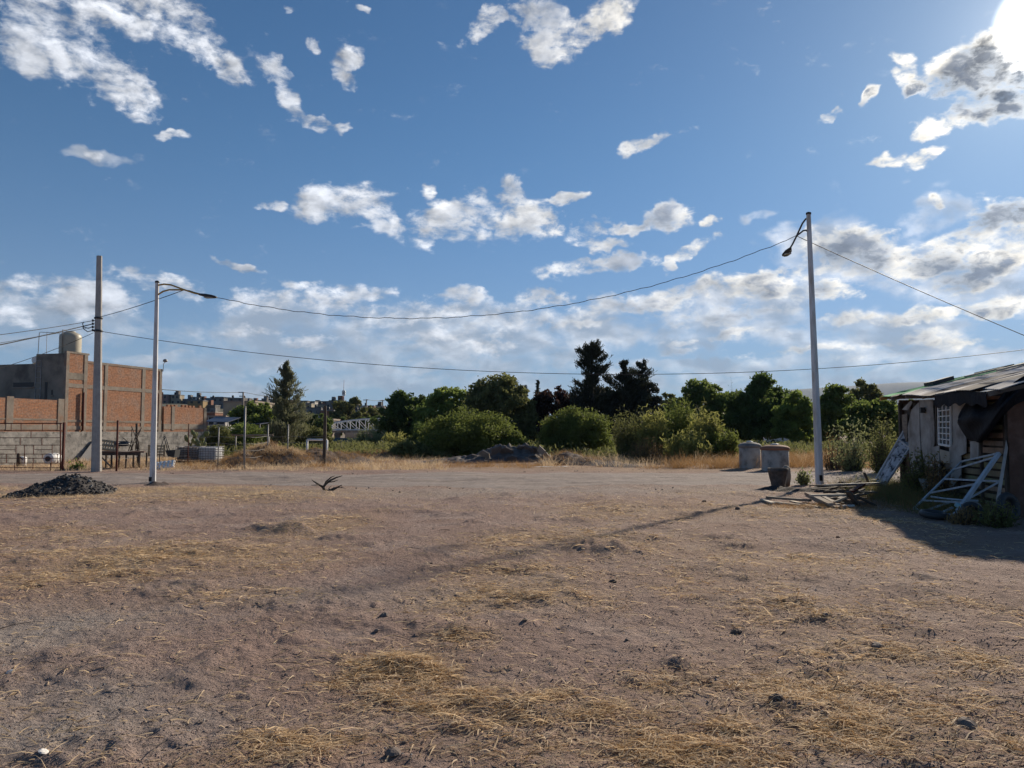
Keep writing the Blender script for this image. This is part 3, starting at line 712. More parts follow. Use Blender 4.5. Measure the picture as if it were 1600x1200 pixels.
# tyre on the bench, bent scrap sticks
def tyre(c, r, w, rot, label, grp=None, name='tyre', mt='lampdark'):
    e = Euler(rot).to_matrix(); c = Vector(c); m = MB(); n = 22; k = 8; b = len(m.v)
    for i in range(n):
        a = 2*math.pi*i/n
        for j in range(k):
            q = 2*math.pi*j/k; rr2 = r - w/2 + math.cos(q)*w/2
            m.v.append(c + e @ Vector((rr2*math.cos(a), rr2*math.sin(a), math.sin(q)*w*.5)))
    for i in range(n):
        for j in range(k):
            m.f.append([b+i*k+j, b+((i+1) % n)*k+j, b+((i+1) % n)*k+(j+1) % k, b+i*k+(j+1) % k]); m.sm.append(True)
    o = m.build(name, MT[mt]); tag(o, label, 'tyre', grp); return o
c = at(191, 695, 34.8); tyre(c+Vector((0,0,.05)), .34, .16, (R(8), R(4), 0), 'old black tyre lying on the cluttered workbench', 'old tyres')
m = MB(); rnd = random.Random(5)
for i in range(9):
    x = at(200+i*2.2, 704, 35.0); top = x + Vector((rnd.uniform(-.5,.5), rnd.uniform(-.1,.1), rnd.uniform(.4,1.1))); m.tube([x-Vector((0,0,.1)), x.lerp(top,.5)+Vector((rnd.uniform(-.1,.1),0,0)), top], .02, 5)
o = m.build('branch_bundle', MT['bark']); tag(o, 'bundle of dark bent branches stacked against the crooked post', 'branches')
# wheelbarrow
c = Vector((at(266, 715, 36).x, 36, 0)); wbw = thing('wheelbarrow', 'dark wheelbarrow tipped up with its handles in the air, between street lamp and caged tanks', 'wheelbarrow', c)
m = MB(); A = at(258, 704, 36); B = at(274, 703, 36); Cc = at(272, 715, 36); D_ = at(262, 713, 36)
m.slab([A, B, Cc, D_], (0, .55, 0)); m.build('tub', MT['lampdark'], wbw)
m = MB(); m.tube([at(262,704,36), at(257,684,35.9), at(255,682.5,35.9)], .022, 6); m.tube([at(265,704,36.5), at(259,683,36.4), at(256,681,36.4)], .022, 6); m.tube([at(256.5,684,35.9), at(250,704,35.9), Vector((at(249,715,35.9).x,35.9,0))], .02, 6); m.build('handles', MT['lampdark'], wbw)
o = None
m = MB(); tyre_c = at(276, 714, 36.2)
# caged tanks
def tote(px0, px1, Y, label, body):
    a = at(px0, 698, Y); b_ = at(px1, 698, Y); w = b_.x-a.x; z1 = a.z; z0 = .12; d = 1.0
    o = thing('caged_tank', label, 'tank', Vector(((a.x+b_.x)/2, Y+d/2, 0)), 0, 'caged tanks standing side by side')
    m = MB(); x0, x1 = a.x+.03, b_.x-.03
    for i in range(5):
        zz0 = z0 + .1 + (z1-z0-.13)*i/5; zz1 = z0+.1 + (z1-z0-.13)*(i+1)/5
        ins = .0 if i % 2 else .015
        m.box(x0+ins, x1-ins, Y+.03+ins, Y+d-.03-ins, zz0, zz1)
    m.build('container', body, o)
    m = MB(); 
    nx = 7; nz = 6
    for i in range(nx+1):
        x = a.x + w*i/nx
        for y in (Y, Y+d): m.tube([(x, y, z0+.05), (x, y, z1)], .012, 5)
    for i in range(1, 5):
        y = Y + d*i/5
        for x in (a.x, b_.x): m.tube([(x, y, z0+.05), (x, y, z1)], .012, 5)
    for j in range(nz+1):
        z = z0+.05 + (z1-z0-.05)*j/nz
        for y in (Y-.012, Y+d+.012): m.tube([(a.x, y, z), (b_.x, y, z)], .012, 5)
        for x in (a.x-.012, b_.x+.012): m.tube([(x, Y, z), (x, Y+d, z)], .012, 5)
    m.build('cage', MT['steel'], o)
    m = MB(); m.box(a.x, b_.x, Y, Y+d, .0, z0+.03); m.build('base', MT['wooddark'], o)
tote(275, 308, 38.5, 'empty rusty wire cage of a tank, left one of the pair', mat('tote_brown', (.20,.17,.15), (.13,.11,.10), 3))
tote(309, 338, 38.6, 'white plastic tank in a grey wire cage, right one of the pair', mat('tote_white', (.66,.68,.70), (.5,.52,.54), 2, .5))
# white drum and small thing behind the gate
c = Vector((at(82, 724, 35.5).x, 35.5, 0)); d0 = thing('plastic_drum', 'white plastic drum on its side beyond the gate post', 'drum', c)
m = MB(); a = at(75, 717, 35.2); b_ = at(90, 716.5, 35.9); m.tube([a, a.lerp(b_,.06), a.lerp(b_,.3), a.lerp(b_,.33), a.lerp(b_,.36), a.lerp(b_,.66), a.lerp(b_,.69), a.lerp(b_,.72), a.lerp(b_,.95), b_], [.21,.25,.25,.265,.25,.25,.265,.25,.25,.21], 18); m.build('drum_body', MT['white'], d0)
m = MB(); q = a-(b_-a).normalized()*.02; m.tube([q-(b_-a).normalized()*.02, a], .12, 12); m.build('drum_lid', MT['lampdark'], d0)
c = Vector((at(35, 724, 36.5).x, 36.5, 0)); m = MB()
m.lathe((c.x, c.y, 0), [(.16,0),(.19,.35),(.17,.42),(.08,.46)], 14); o = m.build('water_jug', MT['white']); tag(o, 'pale plastic jug standing in weeds behind the gate bars', 'jug')
m = MB(); x = at(29, 724, 36.2); m.tube([(x.x, x.y, 0), (x.x-.02, x.y, .55), (x.x-.03, x.y, .62)], [.10,.07,.03], 8); m.tube([(x.x-.02, x.y, .5), (x.x+.2, x.y, .3)], [.03,.02], 6); o = m.build('tree_stump', MT['bark']); tag(o, 'short dark stump with a broken side branch behind the gate', 'stump')
# dark tarp sheet against the stone wall, triangular
m = MB(); s = s_px(133); A = wp(s_px(116), .25, .02); B = wp(s_px(148), .30, .02); T = wp(s_px(143), .12, 1.15); T2 = wp(s_px(148), .12, 1.1)
m.slab([A, B, T2, T], WO*.03); m.bar(A+WO*.05, T+WO*.05, .04); o = m.build('tin_sheet', mat('tin_dark', (.17,.165,.17), (.12,.12,.125), 2, .6)); tag(o, 'grey triangular sheet leaning on the stone wall left of the utility pole', 'sheet')

# ---------------------------------------------------------------- poles and street lamps
def catenary(a, b, c, n=26):
    """three image points with depths -> smooth sagging wire through them"""
    a, b, c = map(Vector, (a, b, c)); L = (c-a).length; t = (b-a).dot((c-a))/L/L
    sag = (a.z + (c.z-a.z)*t - b.z)/(4*t*(1-t)) if 0.02 < t < .98 else 0
    pts = []
    for i in range(n+1):
        u = i/n; p = a.lerp(c, u); p.z -= 4*sag*u*(1-u); pts.append(p)
    return pts
ub = gpt(150.5, 737); UY = ub.y
up_top = at(155.3, 400, UY); up_top.y = UY
pole = thing('utility_pole', 'tall square concrete utility pole, bare at the top, with wires on its left side', 'utility pole', ub)
m = MB(); m.tube([ub-Vector((0,0,.3)), ub, up_top], [.20,.198,.105], 8, smooth=False); m.build('shaft', mat('pole_concrete', (.40,.385,.36), (.31,.295,.275), 4, .9, .003, 40), pole)
def upz(y): t = (at(152, y, UY).z - ub.z)/(up_top.z-ub.z); return ub.lerp(up_top, t)
m = MB(); m.lathe(upz(517)-Vector((0,0,.04)), [(.165,0),(.17,.02),(.17,.06),(.165,.08)], 10); m.build('strap', MT['lampdark'], pole)
m = MB(); m.lathe(upz(497)-Vector((0,0,.04)), [(.158,0),(.163,.02),(.163,.06),(.158,.08)], 10); m.build('strap', MT['lampdark'], pole)
for y in (501, 506, 511, 516):
    c = upz(y)+Vector((-.22,-.02,0)); m = MB(); m.lathe(c-Vector((0,0,.05)), [(.02,0),(.045,.02),(.03,.05),(.045,.08),(.02,.1)], 10); m.build('insulator', MT['lampdark'], pole)
    
m = MB()
for y in (501, 506, 511, 516): c = upz(y); m.tube([c, c+Vector((-.22,-.02,0))], .015, 5)
m.tube([at(145.5,510,UY), at(138,513,UY), at(131,511,UY), at(129,506,UY), at(131,503,UY)], .018, 6); m.tube([at(146,516,UY), at(137,518.5,UY), at(131,514,UY), at(129.5,511,UY)], .018, 6)
m.build('bracket', MT['wire'], pole)
def street_lamp(bpx, bpy, tpx, tpy, yoff, arm_dir, arm_len, drop, lower_dz, armmat, label, rb, rt, hole):
    b = gpt(bpx, bpy); Y = b.y; top = at(tpx, tpy, Y)
    o = thing('street_lamp', label, 'street lamp', b, 0, 'white street lamps beside the track')
    m = MB(); m.tube([b-Vector((0,0,.3)), b, top], [rb, rb, rt], 8, smooth=False); m.build('lamp_post', MT['polewhite'], o)
    m = MB(); m.lathe(b-Vector((0,0,.02)), [(rb*1.5,0),(rb*1.5,.035),(rb*1.1,.045)], 8, False); m.build('base_plate', MT['concrete'], o)
    m = MB(); m.lathe(top-Vector((0,0,.02)), [(rt*1.25,0),(rt*1.25,.05),(rt*.6,.07)], 10); m.build('cap', MT['lampdark'], o)
    hx, hy0, hy1 = hole; c = at(hx, (hy0+hy1)/2, Y-rb*1.0); m = MB(); m.box(c.x-.045, c.x+.045, Y-rb*.96, Y-rb*.80, at(hx,hy1,Y).z, at(hx,hy0,Y).z); m.build('access_hatch', MT['dark'], o)
    ad = Vector(arm_dir).normalized()
    J = top + ad*arm_len*.62 - Vector((0,0,drop*.62)); E = top + ad*arm_len - Vector((0,0,drop))
    m = MB(); a0 = top - Vector((0,0,.10)); c1 = a0.lerp(J, .5) + Vector((0,0,.10*arm_len/1.7)); m.tube([a0, a0.lerp(c1,.5)+Vector((0,0,.03)), c1, c1.lerp(J,.6), J], .026, 8); m.build('upper_arm', MT[armmat], o)
    a1 = top - Vector((0,0,lower_dz)); m = MB(); c2 = a1.lerp(J,.45)+Vector((0,0,.10)); m.tube([a1, a1.lerp(c2,.5)+Vector((0,0,.04)), c2, J, J.lerp(E,.6)-Vector((0,0,.02)), E], .026, 8); m.build('lower_arm', MT[armmat], o)
    h = MB(); sd = ad.cross(Vector((0,0,1))).normalized(); e0 = E - ad*.05
    for i in range(1):
        pts = [(-.03,.03,.03),(.08,.07,.045),(.22,.12,.055),(.42,.13,.05),(.52,.10,.035),(.56,.04,.02)]
        b0 = len(h.v)
        for x, w, t in pts:
            for k in range(10):
                a = 2*math.pi*k/10; h.v.append(e0 + ad*x - Vector((0,0,drop/arm_len*x*.6)) + sd*math.cos(a)*w + Vector((0,0,math.sin(a)*t)))
        for q in range(len(pts)-1):
            for k in range(10): h.f.append([b0+q*10+k, b0+q*10+(k+1)%10, b0+(q+1)*10+(k+1)%10, b0+(q+1)*10+k]); h.sm.append(True)
        h.f.append([b0+k for k in range(10)][::-1]); h.f.append([b0+50+k for k in range(10)]); h.sm += [False, False]
    hd = h.build('lamp_head', MT['lampdark'], o)
    gl = MB(); cc = e0+ad*.32-Vector((0,0,drop/arm_len*.19+.05)); gl.quad_box(cc, ad*.14, sd*.09, (0,0,.012)); gl.build('lens', MT['glass'], hd)
    return o, J, top
l1, J1, T1 = street_lamp(238.5, 756, 245.6, 441, 0, (1, -.12, 0), 1.48, .42, .42, 'ochre', 'white street lamp post with a yellow arm reaching right, left of the lot', .095, .055, (234.5, 745, 752))
l2, J2, T2_ = street_lamp(1281, 763, 1263.3, 334, 0, (.03, 1, 0), 1.7, .62, .55, 'lampdark', 'tall white street lamp post beside the shack, its arm pointing away over the track', .115, .062, (1283, 742, 751))  # ochre arm coloured dark here: its backlit shade is put into the paint
def wire(name, label, pts, r):
    m = MB(); m.tube(pts, r, 5); o = m.build(name, MT['wire']); tag(o, label, 'cable', 'overhead cables'); return o
a = upz(497)+Vector((.0,-.1,0)); wire('overhead_cable', 'short slack cable from the concrete pole up to the left street lamp arm', catenary(a, at(210, 482, (UY*.55+J1.y*.45)), J1), .012)
def twisted(a, b, c, r, name, label):
    pts = catenary(a, b, c, 120); rnd = random.Random(3); pts = [p+Vector((0,0,.010*math.sin(i*1.9)+.010*math.sin(i*.8))) for i, p in enumerate(pts)]
    return wire(name, label, pts, r)
twisted(J1, at(660, 494.5, 23.3), J2, .010, 'overhead_cable', 'wavy black cable hanging between the two street lamps')
e = at(1760, 590, 20); wire('overhead_cable', 'black cable running down right from the tall street lamp over the shack', catenary(J2, at(1430, 452, (J2.y+20)/2+.3), e, 40), .011)
a = upz(517); c = at(2100, 470, 30); mid = at(900, 583, 31); wire('overhead_cable', 'long straight black cable crossing the whole sky low above the trees', catenary(a, mid, at(1760, 524, 31.5), 60), .012)
for y0, y1, y2, lab in ((501, 508, 523, 'uppermost of the cables leaving the concrete pole to the left'), (506, 516, 541, 'thick cable leaving the concrete pole to the left, second from the top')):
    wire('overhead_cable', lab, catenary(upz(y0)+Vector((-.22,0,0)), at(75, (y0+y2)/2+3, UY-3), at(-150, y2+ (y2-y0)*.75, UY-8)), .012 if y0 == 501 else .02)
wire('overhead_cable', 'thin cable leaving the concrete pole leftwards, close under the thick one', catenary(upz(511)+Vector((-.22,0,0)), at(75, 526, UY-3), at(-150, 560, UY-8)), .009)
wire('overhead_cable', 'lowest left cable, falling across the brick house roof', catenary(upz(520)+Vector((-.2,0,0)), at(75, 551, UY-2), at(-150, 612, UY-7)), .011)
# small heap of earth at the foot of the left lamp
# ---------------------------------------------------------------- foliage
def leaf_mat(name, c1, c2, trans=.45, scale=1.2, c3=None, k=1.65):
    c1 = tuple(min(.8, c*k) for c in c1); c2 = tuple(min(.8, c*k) for c in c2)
    return mat(name, c1, c2, scale, .7, c3=c3, s3=.7, trans=trans, spec=.15, detail=3)
LM = dict(
 deep=leaf_mat('leaf_deep', (.078,.108,.030), (.048,.070,.020), .55),
 green=leaf_mat('leaf_green', (.110,.140,.036), (.068,.092,.024), .55),
 bright=leaf_mat('leaf_bright', (.145,.180,.042), (.09,.12,.03), .55),
 olive=leaf_mat('leaf_olive', (.115,.120,.044), (.072,.078,.030), .5),
 mesquite=leaf_mat('leaf_mesquite', (.110,.130,.032), (.068,.084,.022), .5),
 pale=leaf_mat('leaf_pale', (.17,.18,.09), (.10,.115,.05)),
 brown=leaf_mat('leaf_brown', (.075,.038,.026), (.040,.024,.018), k=1),
 pine=leaf_mat('leaf_pine', (.050,.055,.035), (.030,.036,.024), .25, k=1),
 casu=leaf_mat('leaf_casuarina', (.20,.205,.12), (.12,.13,.075), .45, k=1),
 dry=leaf_mat('leaf_dry', (.28,.19,.085), (.19,.12,.055), .3, k=1),
 straw=leaf_mat('straw', (.78,.62,.42), (.58,.43,.26), .45, 6, k=1),
 straworange=leaf_mat('straw_orange', (.46,.285,.125), (.31,.18,.08), .35, 2, k=1),
 reed=leaf_mat('leaf_reed', (.215,.210,.065), (.125,.13,.04), .55),
)
def quads(name, C, A, B, material, parent=None, origin=None):
    """C centres, A and B half-axes (n,3)"""
    n = len(C); V = np.stack([C-A-B, C+A-B, C+A+B, C-A+B], 1).reshape(-1, 3); Fq = np.arange(4*n).reshape(n, 4)
    return link_mesh(name, V, Fq, material, parent, origin, False)
def rdirs(g, n):
    v = g.normal(size=(n, 3)); return v/np.linalg.norm(v, axis=1)[:,None]
def crown_points(g, blobs, nclump, nleaf, cr=(.16, .34), low=-.75):
    """ragged crown: sub-clumps spread through the shell of several ellipsoids, leaves spread inside each"""
    w = np.array([b[3]*b[4]*b[5] for b in blobs])**(2/3); w = w/w.sum()
    idx = g.choice(len(blobs), nclump, p=w); Bc = np.array([b[:3] for b in blobs])[idx]; Br = np.array([b[3:6] for b in blobs])[idx]
    d = rdirs(g, nclump); d[:,2] = np.maximum(d[:,2], low*g.random(nclump)); rr_ = g.uniform(.50, 1.04, nclump)**.8
    cc = Bc + d*Br*rr_[:,None]
    size = g.uniform(cr[0], cr[1], nclump)*Br.mean(1)
    share = size**2; share = share/share.sum(); cnt = g.multinomial(nleaf, share)
    ci = np.repeat(np.arange(nclump), cnt); n = len(ci)
    off = rdirs(g, n)*(g.random(n)**.45)[:,None]*size[ci][:,None]; off[:,2] *= .75
    far = g.random(n) < .07; off[far] *= g.uniform(1.0, 1.55, far.sum())[:,None]
    return cc[ci] + off, off, cc
def tree(label, px, top, halfw, Y, blobs=None, bottom=None, kind='deep', n=9000, leaf=.15, seed=0, trunk=True, cat='tree', name='leafy_tree', group='trees behind the lot', nclump=None, elong=.42, cr=(.11,.30), sub=None, bm='bark', low=-.75):
    g = np.random.default_rng(seed+int(px)); p = at(px, 675, Y); base = Vector((p.x, Y, Hs(p.x, Y)))
    halfw *= 1.14 if trunk else 1.0
    zt = at(px, top, Y).z; W = halfw/F*Y; zb = at(px, bottom, Y).z if bottom else 1.0
    h = zt - zb
    if blobs is None: blobs = [(0, .42, 1, .58), (-.42, .36, .62, .45), (.45, .34, .6, .42), (.1, .72, .55, .30), (-.25, .66, .5, .28)]
    BB = []
    for q in blobs:
        x, zf, wf, hf = q; BB.append((base.x + x*W + 0, Y + g.uniform(-.2,.2)*W, zb + zf*h, W*wf*.90, W*wf*.85, h*hf*1.04))
    o = thing(name, label, cat, base, 0, group)
    n = int(n*1.35); nclump = nclump or max(60, int(n/75))
    C, off, cc = crown_points(g, BB, nclump, n, cr, low); m_ = len(C)
    k = C[:,2] > base.z + .05; C = C[k]; off = off[k]; m_ = len(C)
    d1 = rdirs(g, m_); nn = off/np.maximum(np.linalg.norm(off, axis=1)[:,None], 1e-6)
    nn = nn*.6 + rdirs(g, m_)*.8; A = np.cross(nn, d1); A /= np.linalg.norm(A, axis=1)[:,None]; B = np.cross(nn, A); B /= np.linalg.norm(B, axis=1)[:,None]
    s = leaf*g.uniform(.6, 1.3, m_)[:,None]
    quads('crown', C, A*s, B*s*elong, LM[kind], o)
    # limbs
    m = MB(); r0 = max(.05, W*.055)
    if trunk:
        cz = zb + .35*h; fork = base + Vector((g.uniform(-.1,.1), 0, max(.5, (cz-base.z)*.5)))
        m.tube([base-Vector((0,0,.2)), base+Vector((0,0,.1)), fork], [r0*1.3, r0*1.05, r0*.8], 8)
        for bc in BB:
            e = Vector(bc[:3]); mid = fork.lerp(e, .5)+Vector((g.uniform(-.15,.15)*W, g.uniform(-.15,.15)*W, .05*h)); m.tube([fork, mid, e], [r0*.65, r0*.42, r0*.2], 6)
            for _ in range(4):
                c = cc[g.integers(len(cc))]; c = Vector(c)
                if (c-e).length < max(bc[3], bc[5])*1.3: m.tube([mid.lerp(e,.6), mid.lerp(c,.6)+Vector((0,0,.1)), c], [r0*.3, r0*.18, .015], 5)
    else:
        for _ in range(14):
            c = Vector(cc[g.integers(len(cc))]); b0 = base+Vector((g.uniform(-.2,.2)*W, g.uniform(-.2,.2)*W, -.05)); m.tube([b0, b0.lerp(c,.5)+Vector((0,0,.12*h)), c], [r0*.4, r0*.25, .01], 5)
    m.build('trunk' if trunk else 'stems', MT[bm], o)
    return o
def conifer(label, px, top, halfw, Y, kind='pine', seed=0, n=7000, bottom_z=1.0, up=.5, leaf=(.30,.05), ragged=.45, profile=None, lean=0, group='trees behind the lot', bm='bark', nb=70, droop=.0, name='conifer_tree'):
    g = np.random.default_rng(seed+int(px)); p = at(px, 675, Y); base = Vector((p.x, Y, Hs(p.x, Y))); zt = at(px, top, Y).z; h = zt-base.z; W = halfw/F*Y
    o = thing(name, label, 'tree', base, 0, group)
    m = MB(); r0 = h*.018+.03; topv = base+Vector((lean, 0, h*.97)); m.tube([base-Vector((0,0,.2)), base.lerp(topv,.5)+Vector((g.uniform(-.1,.1),0,0)), topv], [r0*1.2, r0*.7, .02], 8)
    Cs=[]; As=[]; Bs=[]; per = max(8, n//nb)
    for i in range(nb):
        t = (i+g.random())/nb; z0 = bottom_z/h; t = z0+(1-z0)*t; b = base.lerp(topv, t)
        pr = profile(t) if profile else (1-t)**.75*.95+.05
        L = W*pr*g.uniform(1-ragged, 1.12); a = g.uniform(0, 2*math.pi)
        dv = Vector((math.cos(a), math.sin(a), up*g.uniform(.5,1.4)-droop)).normalized(); e = b+dv*L
        mid = b.lerp(e,.5)+Vector((0,0,-.05*L)); m.tube([b, mid, e], [r0*.3*(1-t)+.015, .015, .006], 4)
        k = int(per*max(.35, pr)*1.4); tt = g.random(k)**.7; q = np.array(b)[None]+np.array(dv)[None]*L*tt[:,None] + g.normal(size=(k,3))*(.07*L+.06)*np.array([1,1,.7])
        dd = np.array(dv)[None]*.8 + g.normal(size=(k,3))*.45 + np.array([0,0,.35]); dd /= np.linalg.norm(dd,axis=1)[:,None]
        sd = np.cross(dd, rdirs(g,k)); sd /= np.linalg.norm(sd,axis=1)[:,None]
        sc_ = g.uniform(.6,1.3,k)[:,None]; Cs.append(q); As.append(dd*leaf[0]*.5*sc_); Bs.append(sd*leaf[1]*.5*sc_)
    quads('crown', np.concatenate(Cs), np.concatenate(As), np.concatenate(Bs), LM[kind], o); m.build('trunk', MT[bm], o); return o
def shrub(label, px, top, halfw, Y, kind='olive', n=5000, seed=0, leaf=(.16,.035), stems=60, twig='bark', curve=.35, base_spread=.55, group='bushes along the track', name='shrub', cat='bush', along=(.06,1.0), upl=.5, leafspread=.1, flat=1.0):
    """upright many-stemmed bush: long curved stems with narrow leaves along them"""
    g = np.random.default_rng(seed+int(px)); p = at(px, 675, Y); base = Vector((p.x, Y, Hs(p.x, Y))); h = at(px, top, Y).z-base.z; W = halfw/F*Y
    o = thing(name, label, cat, base, 0, group); m = MB(); Cs=[]; As=[]; Bs=[]; per = n//stems
    for i in range(stems):
        a = g.uniform(0, 2*math.pi); r = math.sqrt(g.random()); b = np.array(base)+np.array([math.cos(a)*r*W*base_spread, math.sin(a)*r*W*base_spread*.8, -.03])
        L = h*g.choice([g.uniform(.3,.7), g.uniform(.6,1.12)])*(1-.30*r*r*flat); out = W*(1-base_spread)*r*g.uniform(.6,1.3)
        e = b+np.array([math.cos(a)*out, math.sin(a)*out*.8, L]); mid = b*.5+e*.5+np.array([math.cos(a), math.sin(a), 0])*(-curve*out*.5)+g.normal(size=3)*.05*h*np.array([1,1,0])
        m.tube([Vector(b), Vector(mid), Vector(e)], [.016+.004*h, .011, .004], 4, caps=False)
        t = g.uniform(along[0], along[1], per); q = ((1-t)**2)[:,None]*b + (2*t*(1-t))[:,None]*mid + (t**2)[:,None]*e + g.normal(size=(per,3))*leafspread*(.4+t[:,None])
        dd = g.normal(size=(per,3))*.7 + np.array([0,0,upl]); dd /= np.linalg.norm(dd,axis=1)[:,None]; sd = np.cross(dd, rdirs(g,per)); sd /= np.linalg.norm(sd,axis=1)[:,None]
        s = g.uniform(.6,1.3,per)[:,None]; Cs.append(q); As.append(dd*leaf[0]*.5*s); Bs.append(sd*leaf[1]*.5*s)
    quads('foliage', np.concatenate(Cs), np.concatenate(As), np.concatenate(Bs), LM[kind], o); m.build('stems', MT[twig], o); return o

G2 = 'trees behind the lot'
# left group
tree('round clipped dark green tree right of the low brick wall', 398, 630, 40, 92, bottom=672, kind='green', n=9000, leaf=.15, seed=1)
tree('dark green tree half hidden behind the feathery conifer, its left side', 432, 634, 30, 96, bottom=676, kind='deep', n=5000, leaf=.16, seed=2)
tree('small deep green tree between the conifer and the thick dark post', 493, 646, 24, 105, bottom=682, kind='deep', n=4000, leaf=.16, seed=3)
tree('olive brown domed tree beyond the left end of the bridge', 545, 624, 27, 150, bottom=668, kind='olive', n=5000, leaf=.22, seed=4)
tree('low olive tree beyond the middle of the bridge', 578, 634, 22, 155, bottom=668, kind='olive', n=3500, leaf=.22, seed=5)
conifer('feathery grey green conifer standing alone behind the dirt mound', 445, 566, 64, 58, 'casu', 6, 12000, .5, .85, (.34,.045), .8, nb=84, bm='barkpale', profile=lambda t: max(.06, (1.05-t)**.85)*.95 if t > .3 else .85)
for px, tp, hw, lab in ((515, 654, 16, 'dark scrubby tree seen through the left end of the bridge truss'), (540, 653, 18, 'dark scrubby tree seen through the bridge truss middle'), (566, 652, 18, 'dark scrubby tree seen through the bridge truss right of middle'), (592, 652, 18, 'dark scrubby tree seen through the right end of the bridge truss')):
    tree(lab, px, tp, hw, 142, bottom=678, kind='deep', n=2600, leaf=.22, seed=90)
# centre
tree('dark rounded tree at the right end of the bridge', 635, 612, 42, 85, bottom=690, kind='deep', n=13000, leaf=.17, seed=7, blobs=[(0,.42,1.0,.55),(-.5,.32,.6,.4),(.45,.42,.6,.5),(.1,.75,.5,.28),(-.3,.62,.45,.25)])
tree('brighter green tree just left of the centre treeline', 697, 605, 42, 82, bottom=690, kind='bright', n=12000, leaf=.16, seed=8)
tree('tall olive green domed tree behind the left mesquite bush', 783, 589, 54, 78, bottom=695, kind='olive', n=18000, leaf=.16, seed=9)
conifer('slim pointed conifer top peeping between the olive dome and the reddish tree', 841, 592, 16, 100, 'pine', 10, 4000, 2, .5, nb=50)
conifer('small dark conifer tip right behind the olive dome', 822, 600, 14, 102, 'pine', 11, 3000, 2, .5, nb=40)
tree('reddish brown tree left of the dark conifers', 864, 607, 38, 80, bottom=695, kind='brown', n=10000, leaf=.15, seed=12)
tree('dark green filler tree under the small conifer tips', 828, 628, 34, 84, bottom=698, kind='deep', n=8000, leaf=.17, seed=13)
conifer('tallest dark conifer with flat layered top in the centre of the treeline', 925, 543, 46, 76, 'pine', 14, 11500, 2.0, .7, (.38,.06), .75, nb=64, profile=lambda t: .55+.35*math.sin(t*9) if t > .62 else .85)
conifer('ragged dark conifer with sweeping branches, right of the tallest one', 978, 564, 50, 77, 'pine', 15, 11500, 1.8, .8, (.40,.06), .75, nb=62, profile=lambda t: .5+.4*math.sin(t*11+1) if t > .6 else .9)
conifer('dark conifer with upswept tips, right shoulder of the dark pair', 1003, 568, 26, 78, 'pine', 16, 3200, 2.0, 1.0, (.40,.055), .7, nb=24, profile=lambda t: .9)
tree('dark brownish green tree below the right shoulder of the conifers', 1005, 594, 30, 79, bottom=690, kind='pine', n=9000, leaf=.15, seed=17)
tree('dark mass of a tree filling in under the tallest conifer', 940, 606, 52, 79, bottom=700, kind='pine', n=14000, leaf=.16, seed=18)
tree('small grey green tree in the gap right of the dark conifers', 1043, 612, 15, 120, bottom=660, kind='olive', n=2500, leaf=.2, seed=19)
# right
tree('broad mid green tree behind the reeds', 1100, 598, 46, 84, bottom=690, kind='green', n=14000, leaf=.16, seed=20)
shrub('bare reddish twiggy tree top between two green trees', 1142, 592, 12, 86, 'brown', 500, 21, (.16,.03), 26, 'bark', group=G2, name='bare_tree', cat='tree', base_spread=.2)
tree('large deep green tree left of the tall street lamp', 1190, 590, 50, 78, bottom=692, kind='deep', n=18000, leaf=.16, seed=22)
tree('lighter green drooping tree directly left of the tall street lamp', 1243, 612, 30, 72, bottom=694, kind='bright', n=9000, leaf=.14, seed=23)
tree('rounded green tree directly right of the tall street lamp', 1306, 597, 30, 84, bottom=690, kind='green', n=9000, leaf=.16, seed=24)
tree('dusty olive tree top rising behind the others right of the lamp', 1356, 599, 28, 98, bottom=668, kind='olive', n=6000, leaf=.19, seed=25)
tree('mid green tree beside the shack roof', 1368, 622, 44, 70, bottom=692, kind='green', n=12000, leaf=.14, seed=26)
tree('deep green tree hidden mostly behind the shack eave', 1418, 628, 30, 74, bottom=692, kind='deep', n=6000, leaf=.15, seed=27)
tree('dark green tree between the lamp post and the drooping tree', 1272, 628, 26, 90, bottom=692, kind='deep', n=6000, leaf=.17, seed=28)
tree('dark green tree filling the gap behind the reeds', 1148, 628, 24, 92, bottom=694, kind='deep', n=6000, leaf=.18, seed=29)
tree('dark green tree behind the right mesquite bush, low in the treeline', 1050, 636, 30, 90, bottom=700, kind='deep', n=7000, leaf=.18, seed=30)
tree('dark green tree low behind the left mesquite bush', 730, 636, 40, 92, bottom=700, kind='deep', n=9000, leaf=.18, seed=31)
# mesquite bushes
def mesq(label, px, top, hw, Y, bot, seed, n=16000, kind='mesquite'):
    return tree(label, px, top, hw, Y, bottom=bot, kind=kind, n=n, leaf=.075, seed=seed, trunk=False, cat='bush', name='mesquite_bush', group='green bushes before the trees', elong=.32, cr=(.2,.4), nclump=230, low=-.45,
      blobs=[(0,.40,.98,.62),(-.5,.26,.62,.45),(.5,.28,.62,.45),(.05,.6,.6,.40)])
mesq('wide green mesquite bush left of the rubble heap', 732, 650, 78, 50, 712, 40, 26000)
mesq('domed green mesquite bush right of the rubble heap', 902, 641, 56, 52, 706, 41, 22000)
mesq('small dark green bush peeping out left of the wide mesquite', 662, 666, 26, 62, 705, 42, 6000, 'deep')
mesq('small olive bush spilling right of the wide mesquite', 800, 676, 24, 49, 708, 43, 5000)
mesq('low green hedge-like bush right of the brick boundary wall', 385, 664, 42, 62, 700, 44, 9000, 'green')
mesq('grey green brush beside the low brick wall end', 342, 668, 26, 56, 712, 45, 6000, 'olive')
mesq('low olive brush under the feathery conifer', 455, 655, 40, 60, 712, 46, 10000, 'olive')
mesq('small olive bush in front of the bridge abutment', 500, 672, 22, 55, 706, 47, 5000, 'olive')
